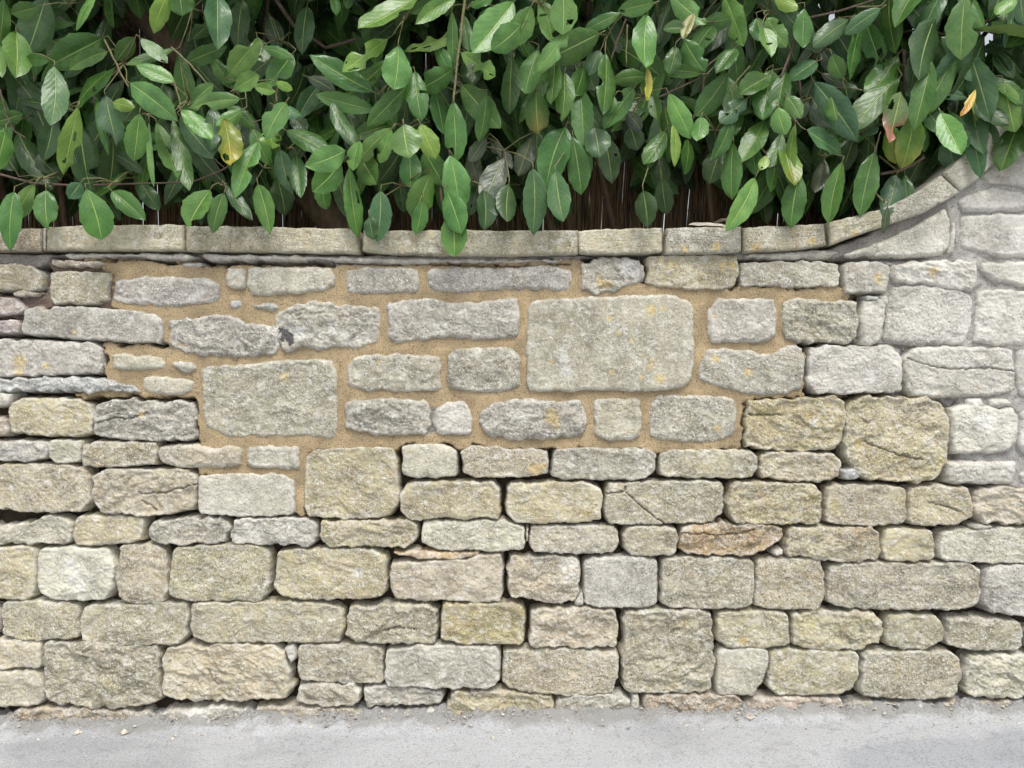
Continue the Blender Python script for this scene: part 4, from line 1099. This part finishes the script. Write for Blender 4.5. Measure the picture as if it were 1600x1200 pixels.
# group the traced leaves into shoots by where they are attached
bases = np.array([(l[0], l[1]) for l in leaf_list])
NK = 70
cen = bases[nrg.choice(len(bases), NK, replace=False)].copy()
for _ in range(14):
    lab = np.argmin(((bases[:, None] - cen[None]) ** 2).sum(2), 1)
    for k_ in range(NK):
        if (lab == k_).any(): cen[k_] = bases[lab == k_].mean(0)
r = random.Random(21)
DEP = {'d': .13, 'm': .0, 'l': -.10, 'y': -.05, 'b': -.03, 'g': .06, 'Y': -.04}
petioles = {}
for k_ in range(NK):
    ids = np.nonzero(lab == k_)[0]
    if len(ids) == 0: continue
    lb = LeafBatch()
    for i in ids:
        bx, by, tx, ty, wd, tn, ex = leaf_list[i]
        dep = DEP[tn] + r.uniform(-.05, .05)
        if max(by, ty) > 335: dep = min(dep, -.06 + r.uniform(-.04, .01))
        L2 = math.hypot(tx - bx, ty - by)
        fw = r.uniform(-.45, .10) * L2 * S                    # tips reach out towards the street
        B = P(bx, by, dep); T = P(tx, ty, dep + fw)
        if max(by, ty) > 335: T = P(tx, ty, min(dep + fw, -.05))
        vd = np.array((0, -D, CZ)) - (np.array(B) + np.array(T)) / 2; vd /= np.linalg.norm(vd)
        up = tuple(vd + np.array((r.gauss(0, .28), 0, r.gauss(.30, .24))))
        c0 = TONEC['y' if tn == 'Y' else tn]
        j = r.uniform(.82, 1.22); col = (c0[0] * j * r.uniform(.88, 1.12), c0[1] * j, c0[2] * j * r.uniform(.85, 1.15))
        tip = (0.17, 0.18, 0.045) if ex == 't' else ((0.15, 0.18, 0.03) if tn == 'Y' else None)
        bite = int(ex) if ex.isdigit() else (1 if r.random() < .12 else 0)
        V, F, uv, C = leaf_mesh(B, T, wd * S * (D + dep) / D * 1.06, up, r, col, bite=bite, holes=(2 if bite >= 2 else (1 if r.random() < .08 else 0)),
                                nu=22 if bite else 16, nv=10 if bite else 8, tipcol=tip, rollsd=.17)
        lb.add(V, F, uv, C)
        petioles.setdefault(k_, []).append((B, np.array(T) - np.array(B)))
    lst = petioles[k_]; sm = MB()
    ctr = np.mean([b_ for b_, _ in lst], 0); node = ctr + np.array([r.uniform(-.01, .01), .03, .02])
    for B, dv in lst:
        B = np.array(B); dv = dv / np.linalg.norm(dv); q = B - dv * .018
        mid = (q + node) / 2 + np.array([0, .010, .010])
        V, F = tube([B + dv * .003, q, mid, node], [.0014, .0016, .0020, .0026], 6); sm.add(V, F)
    back = node + np.array([r.uniform(-.05, .05), .22, r.uniform(.02, .12)])
    V, F = tube([node, (node + back) / 2 + np.array([0, 0, .02]), back], [.0028, .0036, .0045], 7); sm.add(V, F)
    st = sm.build("leafy_shoot", M_twig, hedge, loc=np.array(node))
    lo = mesh_obj("leaves", np.concatenate(lb.v), np.concatenate(lb.f), M_leaf, st, loc=np.array(node), attrs={"leafcol": np.concatenate(lb.c)}, uv=np.concatenate(lb.uv))
    lo.matrix_parent_inverse = st.matrix_basis.inverted()
for (bx, by, tx, ty, wd, c0, c1, lb_) in YELLOW:
    lb = LeafBatch()
    B = P(bx, by, -.10); T = P(tx, ty, -.13)
    V, F, uv, C = leaf_mesh(B, T, wd * S, (r.gauss(0, .2), -1, -.1), r, c0, bite=1, holes=1, nu=22, nv=10, tipcol=c1, rollsd=.12)
    lb.add(V, F, uv, C); o = lb.build("yellow_leaf", hedge, loc=np.array(B)); o["label"] = lb_

# stems
TWIGS = [(2.4, .10, [(-60,262),(0,272),(50,286),(120,290),(210,287),(300,285),(350,265),(392,232)], 0), (2.0, -.02, [(163,62),(178,92),(190,118),(202,137)], 1),
         (2.0, -.03, [(268,74),(290,94),(310,115),(326,134)], 1), (2.0, -.06, [(271,126),(279,150),(284,184)], 1), (3.0, -.05, [(730,-30),(722,40),(714,100),(708,162)], 1),
         (2.6, .02, [(1262,28),(1310,18),(1362,1),(1420,-20)], 0), (2.0, .0, [(1338,11),(1375,10),(1392,-8)], 1), (2.6, .03, [(1080,190),(1098,150),(1099,112)], 0),
         (2.0, .0, [(1092,114),(1115,95),(1134,78)], 0), (2.8, .0, [(1248,54),(1230,95),(1220,120)], 0), (4.0, .03, [(1413,80),(1415,142)], 0), (2.0, .0, [(1450,60),(1447,118)], 1),
         (2.0, .0, [(1556,10),(1553,60),(1551,112)], 1), (2.0, .03, [(1172,103),(1150,128),(1139,146)], 1), (2.2, .02, [(1028,153),(1060,138),(1094,122)], 0), (2.0, .05, [(978,30),(962,70),(954,96)], 0),
         (2.0, .04, [(980,38),(978,104)], 1), (3.2, .02, [(1376,272),(1410,266),(1444,246)], 0), (4.5, .10, [(1516,52),(1550,28),(1580,-10)], 0), (1.5, -.02, [(1366,240),(1376,206)], 1),
         (4.5, .20, [(410,-30),(460,40),(510,75),(560,60)], 0), (2.0, .12, [(300,232),(330,245),(350,262)], 0), (3.0, .05, [(690,320),(688,280),(680,250)], 0), (2.0, .08, [(752,228),(730,240),(765,222)], 0),
         (1.8, .02, [(0,140),(10,180),(22,205),(40,215)], 0), (2.5, .02, [(432,160),(433,130)], 1), (2.0, .05, [(466,240),(476,243),(480,262)], 0), (3.0, .1, [(1260,190),(1250,140),(1248,110)], 0)]
for rad, dep, pts, kind in TWIGS:
    q = path3([(a, b, dep) for a, b in pts], 4 * len(pts))
    q[:, 0] += 1.2 * fbm(np.arange(len(q)) / 3.0, np.full(len(q), rad * 7), 2, 4)
    V, F = tube([P(*a) for a in q], list(np.linspace(rad, rad * .72, len(q)) * S * .8), 8, .15, 2)
    mb = MB(); mb.add(V, F); mb.build("branch", M_twig if kind else M_drytwig, hedge)
# heavier limbs inside the hedge
for i in range(16):
    px = -300 + i * 145 + r.uniform(-40, 40)
    pts = [(px, 420, .45), (px + r.uniform(-60, 60), 250, .40), (px + r.uniform(-120, 120), 80, .30), (px + r.uniform(-160, 160), -120, .22)]
    V, F = tube([P(*a) for a in path3(pts, 14)], list(np.linspace(.013, .006, 14)), 8, .1, i)
    mb = MB(); mb.add(V, F); mb.build("branch", M_bark, hedge)

# the mass of leaves behind and above
OPEN = [(440, 300, 535, 360), (605, 300, 640, 360), (890, 235, 1000, 360), (1045, 270, 1112, 350), (735, 310, 790, 360), (-5, 298, 110, 352), (205, 300, 250, 352), (1135, 290, 1160, 360),
        (190, 8, 300, 100), (490, 255, 540, 300), (1283, 18, 1312, 40), (1420, 30, 1440, 58), (1520, 40, 1550, 62), (665, 85, 690, 125)]
DIM = [(120, 0, 360, 60), (400, 0, 570, 110), (630, 20, 720, 120), (740, 110, 800, 300), (480, 240, 560, 330), (940, 210, 1110, 330)]
fl = LeafBatch(); r = random.Random(99); made = 0
while made < 5600:
    px = r.uniform(-420, 2050); py = r.uniform(-430, 300)
    dep = r.uniform(.14, .57)
    lim = 322 - max(0, (px - 1330)) * .38
    L = r.uniform(62, 112)
    ang = r.gauss(math.pi / 2, .55)
    tx, ty = px + L * math.cos(ang), py + L * math.sin(ang)
    if ty > lim + 25: continue
    if py < -40: dep = r.uniform(-.12, .50) if ty < -25 else r.uniform(.15, .5)
    mx, my = (px + tx) / 2, (py + ty) / 2
    if any(a - 12 < mx < c + 12 and b - 25 < my < d + 25 for a, b, c, d in OPEN): continue
    if dep < .38 and any(a < mx < c and b < my < d for a, b, c, d in DIM): dep = r.uniform(.38, .57)
    if dep < .14 and py > -40 and 0 < px < 1600 and r.random() < .6: dep += .15
    B = P(px, py, dep); T = P(tx, ty, dep + r.uniform(-.4, .25) * L * S)
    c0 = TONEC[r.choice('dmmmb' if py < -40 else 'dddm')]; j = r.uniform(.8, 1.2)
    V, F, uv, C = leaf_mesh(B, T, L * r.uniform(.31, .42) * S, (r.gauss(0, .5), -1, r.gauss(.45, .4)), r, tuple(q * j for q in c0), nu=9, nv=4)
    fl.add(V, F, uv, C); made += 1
for i in range(90):                                      # leaves in front of the rising end of the wall
    px = r.uniform(1440, 1900); py = r.uniform(-60, 150) - max(0, px - 1600) * .25
    L = r.uniform(66, 108); ang = r.gauss(math.pi / 2, .6); dep = r.uniform(-.10, -.035)
    B = P(px, py, dep); T = P(px + L * math.cos(ang), py + L * math.sin(ang), dep - r.uniform(0, .3) * L * S)
    c0 = TONEC[r.choice('ddmb')]; j = r.uniform(.8, 1.2)
    V, F, uv, C = leaf_mesh(B, T, L * r.uniform(.34, .44) * S, (r.gauss(0, .4), -1, r.gauss(.45, .3)), r, tuple(q * j for q in c0), nu=12, nv=6)
    fl.add(V, F, uv, C)
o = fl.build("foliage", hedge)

# bits lying on the coping
for i, (px, wd, ln_, rot) in enumerate([(1096, 16, 42, .12), (1112, 12, 50, -.05), (1126, 9, 30, .3)]):
    X0, Y0, Z0 = P(px, 353 - i * 1.5, .0 + .02 * i)
    lb = LeafBatch()
    V, F, uv, C = leaf_mesh((X0 - ln_ * S * .5, Y0, Z0 + .003), (X0 + ln_ * S * .5, Y0 - .01, Z0 + .006 + rot * .04), wd * S, (0, -.6, 1), r, (.4, .36, .3), nu=12, nv=6, curl=.12)
    o = mesh_obj("dry_leaf", V, F, M_dry, loc=np.array((X0, Y0, Z0)), uv=uv)
    tag(o, ("pale curled dead leaf lying on the coping, leftmost of three", "pale dead leaf lying on the coping, middle one of three",
            "small pale dead leaf lying on the coping, rightmost of three")[i], "dead leaf", "dead leaves on the coping")
